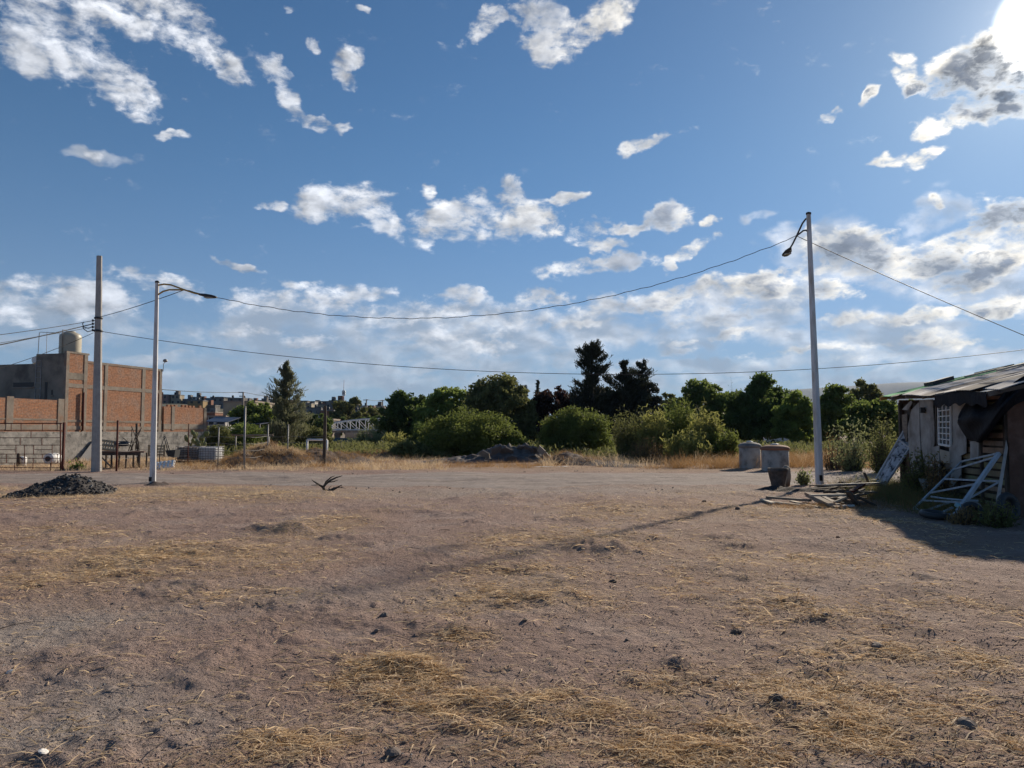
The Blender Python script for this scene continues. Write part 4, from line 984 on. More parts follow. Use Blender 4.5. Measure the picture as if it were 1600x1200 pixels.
shrub('pale reedy clump in front of the bridge', 580, 668, 34, 75, 'pale', 5000, 48, (.3,.05), 90, group='bushes along the track')
shrub('green reedy clump right of the bridge', 622, 676, 24, 62, 'reed', 3500, 49, (.26,.05), 60)
mesq('low scrubby bush on the bank left of the wide mesquite', 640, 692, 30, 47, 712, 50, 4000, 'olive')
# reeds and tall bushes, right of centre
shrub('tall twiggy olive bush at the left end of the reeds', 985, 632, 30, 44, 'olive', 6500, 51, (.15,.04), 80)
shrub('tall yellow green reedy bush, second from the left in the reeds', 1022, 640, 30, 43, 'reed', 8000, 52, (.2,.045), 90)
shrub('bushy yellow green willow in the middle of the reeds', 1062, 626, 40, 45, 'mesquite', 12000, 53, (.18,.045), 120)
shrub('tall bright reedy bush with upright tips near the right end of the reeds', 1098, 632, 32, 43, 'reed', 9000, 54, (.22,.045), 100)
shrub('lower yellow green bush at the right end of the reeds', 1128, 668, 26, 42, 'mesquite', 6000, 55, (.16,.045), 80)
shrub('brown dry twiggy bush low in front of the reeds', 1010, 678, 26, 41, 'dry', 2500, 56, (.13,.02), 70)
shrub('green low bush in front of the willow', 1075, 676, 34, 41, 'reed', 7000, 57, (.2,.045), 90)
shrub('pale twiggy bush right of the tall street lamp', 1330, 650, 40, 31, 'pale', 2600, 58, (.09,.035), 60, leafspread=.14, base_spread=.3)
shrub('grey olive twiggy bush left of the shack', 1378, 645, 26, 29, 'olive', 3600, 59, (.09,.03), 60, leafspread=.14, base_spread=.4)
shrub('brown leafless bush between lamp post and pale bush', 1302, 672, 26, 33, 'dry', 900, 60, (.08,.02), 50)
shrub('small broadleaved grey green weed at the foot of the tall street lamp', 1256, 732, 13, 23.5, 'pale', 420, 61, (.085,.045), 22, leafspread=.05, name='weed', cat='plant', base_spread=.25)
# agave / cactus plants by the wall
def agave(px, py, Y, h, n, label, seed):
    g = random.Random(seed); p = at(px, py, Y); p.z = max(0, p.z - h*.3); o = thing('cactus_plant', label, 'plant', p, 0, 'plants by the brick wall'); m = MB()
    for i in range(n):
        a = g.uniform(0, 6.28); q = p+Vector((math.cos(a)*h*.25, math.sin(a)*h*.2, h*g.uniform(.1,.8)))
        m.tube([q, q+Vector((math.cos(a)*.1, 0, .10)), q+Vector((math.cos(a)*.16, 0, .24)), q+Vector((math.cos(a)*.18,0,.3))], [.02,.10,.09,.02], 8)
        if g.random() < .8: m.tube([p, p.lerp(q,.5), q+Vector((0,0,.03))], [.05,.04,.03], 6)
    m.build('pads', LM['pale'], o)
agave(312, 694, 41, 1.0, 13, 'prickly pear cactus above the white caged tank', 1)
agave(298, 692, 41.5, .6, 6, 'smaller prickly pear cactus left of the big one', 2)

# ---------------------------------------------------------------- far town, hills, bridge
def hill_mesh(name, pts, Y0, depth, material, label, cat, jag=0.0, seed=0):
    """ridge: (px, py) crest line standing at distance Y0, falling away towards the viewer and beyond"""
    xs = np.linspace(pts[0][0], pts[-1][0], 260); ys = np.interp(xs, [p[0] for p in pts], [p[1] for p in pts])
    rows = 24; V = []
    for j in range(rows+1):
        t = j/rows; f = math.sin(math.pi*min(1, t*1.0))**.9 if t < .5 else math.cos((t-.5)*math.pi)
        Yj = Y0 - depth*.5 + depth*t
        for x, y in zip(xs, ys):
            c = at(x, y, Y0); X = c.x*(Yj/Y0); z = max(c.z, 0)*f
            n_ = float(fbm(np.array(X*6/depth), np.array(Yj*6/depth), 4, seed))
            V.append((X, Yj, z*(1 + jag*(n_-.5)*(1-f)) - 1.0*(1-f)))
    k = len(xs); i = np.arange(rows)[:,None]*k; j = np.arange(k-1)[None,:]
    Fq = np.stack([(i+j).ravel(), (i+j+1).ravel(), (i+k+j+1).ravel(), (i+k+j).ravel()], 1)
    o = link_mesh(name, np.array(V), Fq, material, None, (0, Y0, 0), True); struct(o, label, cat); return o
hill_mesh('hills', [(850,680),(980,640),(1100,622),(1180,612),(1250,609),(1330,604),(1400,599),(1500,596),(1600,600),(1700,612),(1850,650),(2000,680)], 6000, 3000, mat('hill_scrub', (.035,.045,.04), (.05,.055,.045), .004, .95), 'long blue far hills behind the trees at the right', 'hills', .8, 3)
TOWNY = 420
town_hill = hill_mesh('hill', [(40,668),(140,640),(220,632),(280,632),(360,637),(450,640),(520,640),(600,650),(680,668),(760,682)], TOWNY, 330, mat('town_hill_soil', (.12,.10,.07), (.06,.065,.035), .03, .95), 'dry hillside carrying the far town', 'hill', .6, 5)
HP = dict(grey=((.30,.29,.28),'grey'), cream=((.55,.47,.34),'cream'), white=((.70,.68,.64),'white'), brick=((.33,.15,.09),'brick red'), ochre=((.48,.33,.15),'ochre'), blue=((.25,.33,.42),'pale blue'), dull=((.22,.20,.18),'dull brown'), pink=((.50,.30,.24),'pink'))
HM = {k: mat('house_'+k, tuple(c*.62 for c in v[0]), tuple(c*.42 for c in v[0]), .3, .9) for k, v in HP.items()}  # wall colours darkened all over, the shade of backlit fronts painted in
HT = mat('roof_tank', (.03,.03,.03), rough=.5)
def hz_at(px, Y):
    """height of the town hillside at distance Y"""
    xs = [40,140,220,280,360,450,520,600,680,760]; yy = [668,640,632,632,637,640,640,650,668,682]
    c = at(px, float(np.interp(px, xs, yy)), TOWNY).z; t = (Y-(TOWNY-165))/330
    f = math.sin(math.pi*t)**.9 if t < .5 else math.cos((t-.5)*math.pi)
    return max(0, c)*max(0, f)
def town():
    g = random.Random(12); n = 0
    rows = [('topmost', 428, 26), ('second', 400, 24), ('third', 365, 22), ('fourth', 330, 20), ('lowest', 296, 16)]
    for rname, Y, cnt in rows:
        for i in range(cnt):
            lo, hi = (248, 600) if rname in ('topmost','second') else (300, 600)
            px = lo + (hi-lo)*(i+.5)/cnt + g.uniform(-6, 6); w = g.uniform(4.0, 7.5); h = g.choice([2.6,3.0,3.2,4.6,5.2]) if rname != 'topmost' else g.choice([1.8,2.4,2.6,3.2,4.0])
            if 335 < px < 470 and rname in ('fourth','lowest'): continue
            k = g.choice(['grey','grey','cream','white','brick','dull','dull','ochre','brick','grey','pink','blue'])
            x = at(px, 670, Y).x; z = hz_at(px, Y)-.8; d = g.uniform(4, 7); yy = Y+g.uniform(-5, 5)
            ordn = ['first','second','third','fourth','fifth','sixth','seventh','eighth','ninth','tenth','eleventh','twelfth','thirteenth','fourteenth','fifteenth','16th','17th','18th','19th','20th','21st','22nd','23rd','24th','25th','26th'][i]
            o = thing('town_house', f"{'low' if h < 4 else 'taller'} {HP[k][1]} house, {ordn} from left in the {rname} row of the hillside town", 'house', (x, yy, z), 0, 'houses of the hillside town')
            m = MB(); m.box(x-w/2, x+w/2, yy, yy+d, z, z+h); m.build('wall', HM[k], o)
            m = MB(); m.box(x-w/2-.15, x+w/2+.15, yy-.15, yy+d+.15, z+h, z+h+.35); rf = m.build('roof', HM['grey' if k != 'grey' else 'dull'], o)
            fl = 1 if h < 4 else 2
            for f in range(fl):
                for q in range(2):
                    if g.random() < .8:
                        wx = x + (q-.5)*w*.5 + g.uniform(-.4,.4); wz = z + .9 + 2.7*f; m = MB(); m.box(wx-.55, wx+.55, yy-.06, yy+.05, wz, wz+1.3); m.build('window', MT['dark'], o)
            if g.random() < .6:
                c = (x+g.uniform(-.3,.3)*w, yy+d*.3, z+h+.35); m = MB(); m.lathe(c, [(.5,0),(.55,.1),(.55,1.0),(.3,1.25)], 10); t = m.build('roof_tank', HT, rf)
            if g.random() < .4:
                q0 = x+g.uniform(-.3,.1)*w; m = MB(); m.box(q0, q0+w*.35, yy+d*.3, yy+d*.75, z+h+.35, z+h+2.5); m.build('stair_room', HM[g.choice(['grey','dull','brick'])], rf)
town()
# nearer big plain block and barrack buildings
def block(px0, px1, ytop, Y, d, key, label, ybot=700, wins=(), name='building'):
    a = at(px0, ytop, Y); b_ = at(px1, ytop, Y); o = thing(name, label, 'building', ((a.x+b_.x)/2, Y+d/2, 0)); zb = 0 if ybot is None else max(0, at(px0, ybot, Y).z)
    m = MB(); m.box(a.x, b_.x, Y, Y+d, zb-.3, a.z); m.build('wall', HM[key] if key in HM else MT[key], o)
    m = MB(); m.box(a.x-.15, b_.x+.15, Y-.15, Y+d+.15, a.z, a.z+.3); m.build('roof', MT['concrete'], o)
    for wx, wy, ww, wh in wins:
        p = at(wx, wy, Y); m = MB(); m.box(p.x-ww/2, p.x+ww/2, Y-.05, Y+.1, p.z-wh/2, p.z+wh/2); m.build('window', MT['dark'], o)
    return o
block(349, 398, 628.5, 150, 12, 'cream', 'large plain beige building behind the round dark green tree')
block(440, 520, 657, 135, 10, 'dull', 'long dull brown building low behind the thick dark post', wins=((455,664,1.2,1),(470,664,1.2,1),(530,664,1.2,1)))
block(325, 352, 652, 130, 8, 'white', 'small white and yellow house with dark windows beside the beige building', wins=((330,657,.8,1.4),(342,657,.8,1.2),(348,657,.5,1.2)))
block(320, 336, 645, 200, 9, 'brick', 'little brick house above the white one')
# dark blue shade roofs
for (x0, x1, y0, y1, Y, lab) in ((320, 356, 655, 659, 85, 'dark blue corrugated shade roof right of the brick boundary wall'), (358, 406, 660.5, 662, 88, 'second, thinner dark blue shade roof in front of the round green tree')):
    a = at(x0, y1, Y); b_ = at(x1, y1+1, Y); o = thing('shade_roof', lab, 'roof', ((a.x+b_.x)/2, Y, 0)); hgt = (y1-y0)/F*Y*2.0
    m = MB(); m.slab([a, b_, b_+Vector((.3,3.2,hgt)), a+Vector((0,3.2,hgt))], (0,0,.06)); m.build('roof_sheet', mat('roof_navy', (.03,.05,.10), (.02,.03,.06), 1, .5), o)
    for q in (a, b_, b_+Vector((0,3.2,hgt)), a+Vector((0,3.2,hgt)), a.lerp(b_,.5)):
        m = MB(); m.tube([(q.x, q.y+.05, -.1), (q.x, q.y+.05, q.z)], .05, 6); m.build('support', MT['steel'], o)
# bridge
YB = 125
def bp(px, py, dy=0): return at(px, py, YB) + Vector((0, dy, 0))
bridge = thing('truss_bridge', 'low white steel truss bridge with an arched top chord', 'bridge', Vector((bp(556,672).x, YB, 0)))
N_ = 6; xs = [513 + (600-513)*i/N_ for i in range(N_+1)]
def topy(x): t = (x-513)/87; return 661.5 - 7.5*math.sin(min(1, t*1.15)*math.pi*.5)
steelw = mat('bridge_paint', (.72,.72,.70), (.6,.6,.58), 1, .6)
for dy, nm in ((0, 'near'), (2.6, 'far')):
    m = MB(); 
    for i in range(N_):
        a, b_ = xs[i], xs[i+1]; m.bar(bp(a, topy(a), dy), bp(b_, topy(b_), dy), .17)
    m.bar(bp(508, 671.5, dy), bp(606, 671.5, dy), .18)
    for i in range(N_+1): m.bar(bp(xs[i], 671.5, dy), bp(xs[i], topy(xs[i]), dy), .10)
    for i in range(N_): m.bar(bp(xs[i], topy(xs[i]), dy), bp(xs[i+1], 671.5, dy), .08)
    m.build('truss', steelw, bridge)
m = MB(); a = bp(505, 672.5); b_ = bp(612, 672.5); m.box(a.x, b_.x, YB+.2, YB+3.8, a.z-.35, a.z-.05); m.build('deck', MT['concrete'], bridge)
m = MB(); a = bp(600, 674); b_ = bp(660, 674); m.box(a.x, b_.x, YB, YB+4, -.2, a.z); m.build('abutment', MT['concrete'], bridge)
m = MB(); a = bp(455, 674); b_ = bp(513, 674); m.box(a.x, b_.x, YB, YB+4, -.2, a.z); m.build('abutment', MT['concrete'], bridge)
m = MB(); 
for i in range(24):
    x = 458+i*2.3; m.bar(bp(x, 673.5), bp(x, 668.5), .09)
m.bar(bp(458, 668.5), bp(512, 668.5), .1); m.build('railing', steelw, bridge)
m = MB(); a = bp(527, 674, 6); b_ = bp(575, 674, 6); m.box(a.x, b_.x, YB+6, YB+7, 0, at(550,676,YB).z); o = m.build('retaining_wall', mat('pale_wall', (.42,.36,.30), (.33,.28,.24), .5)); tag(o, 'pale beige retaining wall seen under the bridge', 'wall')
m = MB(); a = at(520, 690, 78); b_ = at(640, 688, 78); m.bar((a.x, 78, .75), (b_.x, 78, .75), .08, .5)
for i in range(13): x = a.x+(b_.x-a.x)*i/12; m.bar((x, 78.1, -.1), (x, 78.1, 1.0), .1)
o = m.build('guard_rail', mat('teal_rail', (.07,.13,.15), (.05,.09,.10), 1)); tag(o, 'dark teal guard rail beyond the bank below the bridge', 'rail')
# antenna mast
a = at(537, 640, 300); mast = thing('antenna_mast', 'thin red and white antenna mast above the hillside town', 'mast', (a.x, 300, hz_at(537,300)))
t_ = at(537, 594, 300); m = MB(); m.tube([(a.x-.5,300,hz_at(537,300)), (a.x, 300, t_.z)], [.22,.08], 4); m.tube([(a.x+.5,300,hz_at(537,300)), (a.x,300,t_.z-6)], .12, 4); m.tube([(a.x,300.5,hz_at(537,300)), (a.x,300,t_.z-6)], .12, 4); m.build('lattice', mat('mast_paint', (.35,.12,.10), (.5,.5,.5), .3), mast)
for y in (612.5, 616):
    c = at(537.3, y, 299.6); m = MB(); m.tube([c, c+Vector((0,-.5,0))], [.75,.7], 12); m.build('dish', MT['white'], mast)
# distant power poles
def power_pole(px, top, Y, label, arms, w=.28):
    b = Vector((at(px,675,Y).x, Y, 0)); t = at(px, top, Y); o = thing('power_pole', label, 'utility pole', b, 0, 'far power poles'); m = MB(); m.tube([b-Vector((0,0,.3)), t], [w*.6, w*.4], 6); m.build('pole_shaft', MT['concrete'], o)
    for y, x0, x1 in arms: m = MB(); m.bar(at(px+x0, y, Y), at(px+x1, y, Y), .12); m.build('crossarm', MT['lampdark'], o)
    return t
t1 = power_pole(380, 612.5, 110, 'far power pole with two crossarms standing by the beige building', ((613,-8,1),(619,-6,1)))
t2 = power_pole(572.5, 624, 150, 'left of two distant power poles beyond the bridge', ((625,-5,3),))
t3 = power_pole(598, 625, 165, 'right of two distant power poles beyond the bridge', ((626,-5,3),))
wire('overhead_cable', 'far thin cable from the brick house to the far power pole', catenary(at(252,608.5,75), at(300,612.5,90), at(373,613,110)), .035)
wire('overhead_cable', 'far thin cable from the far power pole down toward the conifer', catenary(at(381,613,110), at(405,618,118), at(436,624,128)), .035)
wire('overhead_cable', 'short far cable between the two distant power poles', catenary(t2, at(585,626,157), t3), .04)
m = MB(); 
# low building behind the trees at the right
o = thing('long_shed', 'long low pale shed with a dark red band behind the trees', 'building', (at(1240,690,105).x, 107, 0)); a = at(1186, 676, 105); b_ = at(1312, 676, 105)
m = MB(); m.box(a.x, b_.x, 105, 110, -.2, a.z); m.build('wall', HM['white'], o); m = MB(); m.box(a.x-.02, b_.x+.02, 104.9, 104.97, at(1200,690,105).z, at(1200,687,105).z+.2); m.build('red_band', mat('red_band', (.20,.03,.03)), o)
m = MB(); m.slab([a+Vector((-.3,-.4,0)), Vector((b_.x+.3,104.6,a.z)), Vector((b_.x+.3,110.3,a.z+.5)), Vector((a.x-.3,110.3,a.z+.5))], (0,0,.1)); m.build('roof', HM['grey'], o)
o = thing('parked_van', 'white van parked behind the long shed trees, left part hidden', 'van', (at(1215,690,98).x, 98, 0)); c = at(1222, 690, 98)
m = MB(); m.slab([(c.x-2.3,97.2,.35),(c.x+2.3,97.2,.35),(c.x+2.3,97.2,1.1),(c.x+1.7,97.2,1.25),(c.x+1.2,97.2,1.95),(c.x-2.2,97.2,1.95)][::-1], (0,1.7,0)); m.build('body', MT['white'], o)
m = MB(); m.box(c.x-2.0,c.x+1.2,97.16,97.19,1.3,1.8); m.build('window', MT['dark'], o)
for dx in (-1.4, 1.5): m = MB(); m.tube([(c.x+dx,97.15,.32),(c.x+dx,97.4,.32)], .32, 14); m.build('wheel', MT['lampdark'], o)
# ---------------------------------------------------------------- shack on the right
C0 = Vector((9.6, 15.0, 0)); C1 = Vector((11.0, 22.0, 0)); SD = (C1-C0).normalized(); SO = Vector((-SD.y, SD.x, 0))  # out of the wall towards the lot
SLEN = (C1-C0).length
def shit(px, py, off=0.0):
    """image ray meets the long shack wall plane pushed out by off"""
    d = ray(px, py); P0 = C0 + SO*off; t = ((P0 - Vector((0,0,EYE))).dot(SO))/d.dot(SO)
    return Vector((0,0,EYE)) + d*t
def sw(s, o, z): return C0 + SD*s + SO*o + Vector((0,0,z))
shack = thing('shack', 'ramshackle wooden shack with a patched metal roof, white panels and a mud end wall', 'shack', C0)
m = MB(); m.quad_box(sw(SLEN/2, -.10, 1.18), SD*SLEN/2, SO*.02, (0,0,1.2)); m.build('inner_lining', MT['wooddark'], shack)
rnd = random.Random(21)
m = MB(); planks = []
for i in range(15):   # horizontal boards at the near end
    z = .08+i*.155; s1 = s_end = 2.5+rnd.uniform(-.1,.25); b = MB(); b.quad_box(sw(s1/2+.02, 0+rnd.uniform(-.01,.012), z+.06), SD*(s1/2-.02)+Vector((0,0,rnd.uniform(-.012,.012))), SO*.013, (0,0,.052+rnd.uniform(-.008,.006)))
    b.build('board', mat('board_%d' % i, tuple(c*rnd.uniform(.8,1.25) for c in (.30,.23,.15)), (.16,.12,.08), 3, .85), shack)
for s, w in ((.05,.10),(1.25,.07),(2.62,.10),(3.9,.08),(4.9,.09),(5.9,.08),(6.95,.12)):
    b = MB(); b.quad_box(sw(s, .03, 1.2), SD*w/2, SO*.03, (0,0,1.22)); b.build('post', MT['wooddark'], shack)
b = MB()
for k in range(9): b.quad_box(sw(3.0+.0, .02, .3+k*.25), SD*.42, SO*.012, (0,0,.06))
b.build('slat_infill', MT['wood'], shack)
panelm = mat('panel_white', (.46,.44,.41), (.26,.24,.215), 1.6, .9, .006, 12, c3=(.12,.10,.085), s3=1.1, detail=8)
def panel(px_pts, off, th=.02, material=panelm, name='panel', wav=0.0, label=None):
    P = [shit(x, y, off) for x, y in px_pts]; b = MB(); b.slab(P, -SO*th); o = b.build(name, material, shack)
    if label: o['label'] = label
    return o
panel([(1436,625),(1457,624),(1459,655),(1460,692),(1458,700),(1454,702),(1440,703),(1438,665)], .08)
panel([(1424,640),(1436,628),(1437,680),(1440,742),(1436,746),(1424,742),(1420,700),(1418,668)], .10, label='stained lower plaster panel')
panel([(1441,703),(1467,696),(1468,742),(1462,748),(1446,748)], .09)
panel([(1488.5,620),(1509,618),(1509,708),(1501,712),(1501,750),(1486,756),(1483,700),(1489,694)], .09)
panel([(1516,690),(1529,688),(1528.5,714),(1516,716)], .07)
panel([(1409,640),(1423,626),(1425,629),(1419,641)], .14, name='eave_flap')
panel([(1494,720),(1501,718),(1501,742),(1486,764),(1480,760)], .12)
panel([(1468,702),(1484,706),(1483,724),(1470,722)], .085, material=MT['woodpale'], name='board')
panel([(1409,648),(1417,646),(1417,690),(1411,694)], .04, material=MT['wood'], name='board')
# window with white grille
w0, w1, w2, w3 = shit(1469, 625, .05), shit(1489, 621, .05), shit(1488.5, 697, .05), shit(1470, 694, .05)
b = MB(); b.slab([shit(1469,625,.03), shit(1489,621,.03), shit(1488.5,697,.03), shit(1470,694,.03)], -SO*.02); win = b.build('window', mat('shack_glass', (.10,.12,.15), (.04,.05,.06), 3, .25), shack)
b = MB(); w4 = [w0, w1, w2, w3]
for i in range(4): b.bar(w4[i]+SO*.04, w4[(i+1) % 4]+SO*.04, .05, .04, up=SO)
b.build('frame', MT['white'], win)
b = MB()
for i in range(1, 8): t = i/8; b.bar(w0.lerp(w3, t)+SO*.05, w1.lerp(w2, t)+SO*.05, .022, .02, up=SO)
for t in (.36, .68): b.bar(w0.lerp(w1, t)+SO*.05, w3.lerp(w2, t)+SO*.05, .022, .02, up=SO)
b.build('grille', MT['white'], win)
b = MB(); q = shit(1441, 641, .16); b.quad_box(q, SD*.07, SO*.05, (0,0,.07)); b.bar(q-SO*.10, q, .03); b.build('wall_light', MT['lampdark'], shack)
# mud gable wall facing the viewer
GX = Vector((SD.y, -SD.x, 0))      # to the right
mudm = mat('mud_wall', (.15,.085,.06), (.095,.055,.04), 2.5, .98, .03, 6, c3=(.20,.13,.10), s3=2, detail=8)
b = MB(); nx, nz = 40, 24; b0 = 0
for i in range(nx+1):
    for j in range(nz+1):
        x = -.02+5.0*i/nx; z = -.1+(2.42+.30*x*1.0+.1)*j/nz; dd = (float(fbm(np.array(x*3.), np.array(z*3.), 4, 8))-.5)*.14
        b.v.append(C0 + GX*x - SD*(.02+dd) + Vector((0,0,z)))
for i in range(nx):
    for j in range(nz): a = i*(nz+1)+j; b.f.append([a, a+nz+1, a+nz+2, a+1]); b.sm.append(True)
b.build('mud_wall', mudm, shack)
b = MB(); b.quad_box(C0+GX*2.5+SD*.12+Vector((0,0,1.2)), GX*2.5, SD*.08, (0,0,1.2)); b.quad_box(C0+GX*4.95+SD*3.6+Vector((0,0,1.4)), GX*.06, SD*3.4, (0,0,1.4)); b.quad_box(C1+GX*2.4-SD*.05+Vector((0,0,1.25)), GX*2.4, SD*.06, (0,0,1.25)); b.build('rear_walls', mudm, shack)
# roof: corrugated sheets laid side by side, running up from the low eave to the right
SL = .238
def roofpt(s, u, lift=0): # s along the wall, u up the slope from the eave
    wob = .03*math.sin(s*1.7)
    return C0 + SD*s + GX*(u-.45) + Vector((0,0,2.43+.028*s+SL*u+wob+lift))
cols = [('roof_zinc',(.42,.43,.45)),('roof_grey',(.26,.27,.28)),('roof_rust',(.20,.16,.14)),('roof_white',(.60,.60,.60)),('roof_zinc2',(.34,.35,.38)),('roof_dark',(.10,.10,.11)),('roof_blue',(.22,.27,.36)),('roof_green',(.02,.36,.14))]
cm = {k: mat(k, tuple(c*1.05 for c in v), tuple(c*.62 for c in v), 2.2, .75, spec=.25, c3=(.055,.055,.06), s3=1.1, stretch=(1,3,1)) for k, v in cols}
rnd = random.Random(31)
order = ['roof_zinc','roof_dark','roof_white','roof_zinc2','roof_dark','roof_white','roof_zinc','roof_green','roof_dark','roof_green','roof_green','roof_zinc2']
s = -.55; i = 0
while s < SLEN-.1:
    w = .82; nx, nu = 40, 10; U0 = rnd.uniform(-.14,.06); U1 = 4.6+rnd.uniform(-.2,.3); lift = .015*(i % 2)+rnd.uniform(0,.02); b = MB(); tw = rnd.uniform(-.05,.05)
    if i == 0: U0 = .12
    for a in range(nx+1):
        for c in range(nu+1):
            ss = s+w*a/nx; u = U0+(U1-U0)*c/nu
            b.v.append(roofpt(ss+tw*(c/nu), u, lift + .013*math.sin(a*math.pi*.5) + .012*math.sin(c*1.3+i) - (.03 if c == 0 else 0)))
    n1_ = len(b.v)
    for a in range(nx):
        for c in range(nu): q = a*(nu+1)+c; b.f.append([q, q+nu+1, q+nu+2, q+1]); b.sm.append(True)
    # underside
    b.v += [v - Vector((0,0,.006)) for v in b.v[:n1_]]
    for a in range(nx):
        for c in range(nu): q = n1_+a*(nu+1)+c; b.f.append([q, q+1, q+nu+2, q+nu+1]); b.sm.append(True)
    for a in range(nx):
        for c in (0, nu): q = a*(nu+1)+c; b.f.append([q, q+nu+1, q+nu+1+n1_, q+n1_]); b.sm.append(False)
    for c in range(nu):
        for a in (0, nx): q = a*(nu+1)+c; b.f.append([q, q+1, q+1+n1_, q+n1_]); b.sm.append(False)
    o = b.build('roof_sheet', cm[order[i % len(order)]], shack)
    if 'green' in order[i % len(order)]: o['label'] = 'green roof sheet'
    s += w*.93; i += 1
for ss in (-.35, .9, 2.2, 3.5, 4.8, 6.1, 7.2):
    b = MB(); b.bar(roofpt(ss, -.02, -.075), roofpt(ss, 4.6, -.075), .07, .10); b.build('rafter', MT['wood'] if ss != 7.2 else mat('rafter_orange', (.42,.20,.05), (.25,.12,.04), 3), shack)
for u in (.42, 2.3, 4.2):
    b = MB(); b.bar(roofpt(-.5, u, -.16), roofpt(SLEN+.7, u, -.16), .08, .10); b.build('purlin', MT['wooddark'], shack)
for (s0, u0, ln, lab) in ((1.0, 1.8, 2.6, 'rock'), ):
    pass
# loose boards and junk lying on the roof
for k in range(7):
    s0 = rnd.uniform(.3, 6.8); u0 = rnd.uniform(1.2, 2.6); b = MB(); b.bar(roofpt(s0, u0, .07), roofpt(s0+rnd.uniform(-.4,.4), u0+rnd.uniform(.8,1.5), .07), .10, .04)
    o = b.build('loose_board', MT['wood' if k % 2 else 'woodpale']); tag(o, 'weathered board lying loose on the shack roof as ballast', 'board', 'boards weighting the shack roof')
p = roofpt(5.2, .9, .10); b = MB(); b.quad_box(p, SD*.35, GX*.25+Vector((0,0,.07)), (-.01,0,.05)); o = b.build('roof_patch', MT['lampdark']); tag(o, 'black folded patch lying on the green part of the shack roof', 'patch')
# black tarp hanging over the corner
def cloth(name, grid, material, label, cat, thick=.012):
    b = MB(); R_ = len(grid); K = len(grid[0])
    for r in grid: b.v += [Vector(p) for p in r]
    for i in range(R_-1):
        for j in range(K-1): a = i*K+j; b.f.append([a, a+1, a+K+1, a+K]); b.sm.append(True)
    o = b.build(name, material); md = o.modifiers.new('thickness', 'SOLIDIFY'); md.thickness = thick
    sb = o.modifiers.new('smooth', 'SUBSURF'); sb.levels = 1; sb.render_levels = 1; tag(o, label, cat); return o
tarpm = mat('tarp_black', (.008,.008,.010), (.014,.015,.020), 3, .75, .03, 5, spec=.15)
up_ = [(1497,652),(1502,640),(1511,627),(1521,617),(1532,634),(1545,634),(1556,630),(1568,613),(1580,600),(1594,590),(1604,586),(1625,580)]
lo_ = [(1496,660),(1500,668),(1508,681),(1514,690),(1526,688),(1530,695),(1543,684),(1552,668),(1566,652),(1578,638),(1590,628),(1640,615)]
grid = []; NR = 12
for r in range(NR+1):
    t = r/NR; row = []
    for k, (u_, l_) in enumerate(zip(up_, lo_)):
        x = u_[0]*(1-t)+l_[0]*t; y = u_[1]*(1-t)+l_[1]*t
        off = .18 + .22*math.sin(math.pi*t) + .05*math.sin(k*1.9+t*5) + .04*math.sin(t*11+k)
        if x < 1574: p = shit(x, y, off)
        else:
            # past the corner: on the gable side
            d = ray(x, y); P0 = C0 - SD*(off+.12); tt = (P0-Vector((0,0,EYE))).dot(SD)/d.dot(SD); p = Vector((0,0,EYE))+d*tt
        row.append(p)
    grid.append(row)
cloth('tarpaulin', grid, tarpm, 'black tarpaulin sagging from the shack eave across the boards', 'tarpaulin')
# strip of tarp along the near eave
grid = []
for r in range(5):
    row = []
    for k in range(14):
        t = k/13; p = roofpt(-.5+3.0*t, .02-.1, .01); row.append(p + Vector((0,0,-.03-.07*r-.04*math.sin(k*2.3)*r/2)) + SO*.02*math.sin(k*1.7+r))
    grid.append(row)
cloth('plastic_strip', grid, tarpm, 'ragged strip of black plastic hanging along the near shack eave', 'plastic sheet')
b = MB(); b.slab([roofpt(-.62, .1, -.02), roofpt(-.62, 4.6, .0), roofpt(-.62, 4.6, -.10), roofpt(-.62, .1, -.09)], SD*.03); b.build('barge_board', MT['wooddark'], shack)

# leaning scratched panel
def pp(px, py, Y): return at(px, py, Y)
b = MB(); A = pp(1417,665,21.6); B_ = pp(1434,681,21.2); Cq = pp(1378,765,20.9); D_ = pp(1361,762,21.4)
A2, B2 = A, B_
Cq.z = max(Cq.z, 0); b.slab([A, B_, Cq, D_], (0.05,.05,-.02))
def scratched():
    m = mat('scratched_white', (.50,.50,.52), (.05,.05,.06), 9, .7, stretch=(1,1,.7), contrast=(.48,.60), detail=9); return m
lp = b.build('scratched_sheet', scratched()); tag(lp, 'white panel with black scratchy marks leaning on the far corner of the shack', 'panel')
b = MB(); 
for a_, c_ in ((A, D_), (B_, Cq)): b.bar(a_+Vector((0,-.03,.02)), c_+Vector((0,-.03,.02)), .05)
for t in (0, .24): b.bar(A.lerp(D_, t)+Vector((0,-.04,.02)), B_.lerp(Cq, t)+Vector((0,-.04,.02)), .05)
b.build('frame', mat('panel_frame', (.55,.55,.56), (.4,.4,.41), 4), lp)
# steel frame leaning against the boards
fr = thing('steel_frame', 'pale blue grey welded steel frame leaning against the shack boards', 'frame', Vector((at(1500,805,15.3).x, 15.3, 0)))
Q = {'a': pp(1428,797.5,15.9), 'b': pp(1503,721,16.6), 'c': pp(1561,708,14.9), 'd': pp(1492,807,14.55)}
Q['a'].z = .04; Q['d'].z = .05
fm = mat('frame_paint', (.40,.47,.53), (.26,.31,.35), 6, .5)
def fl(t, s_): # bilinear on the frame: t from a-d (0) to b-c (1); s_ from a/b (0) to d/c (1)
    return (Q['a'].lerp(Q['b'], t)).lerp(Q['d'].lerp(Q['c'], t), s_)
def fbar(p, q, w=.034, nm='tube'): b = MB(); b.bar(p, q, w); b.build(nm, fm, fr)
fbar(Q['a'], Q['b']); fbar(Q['b'], Q['c']); fbar(Q['d'], Q['c'], .065); fbar(Q['a'], Q['d'])
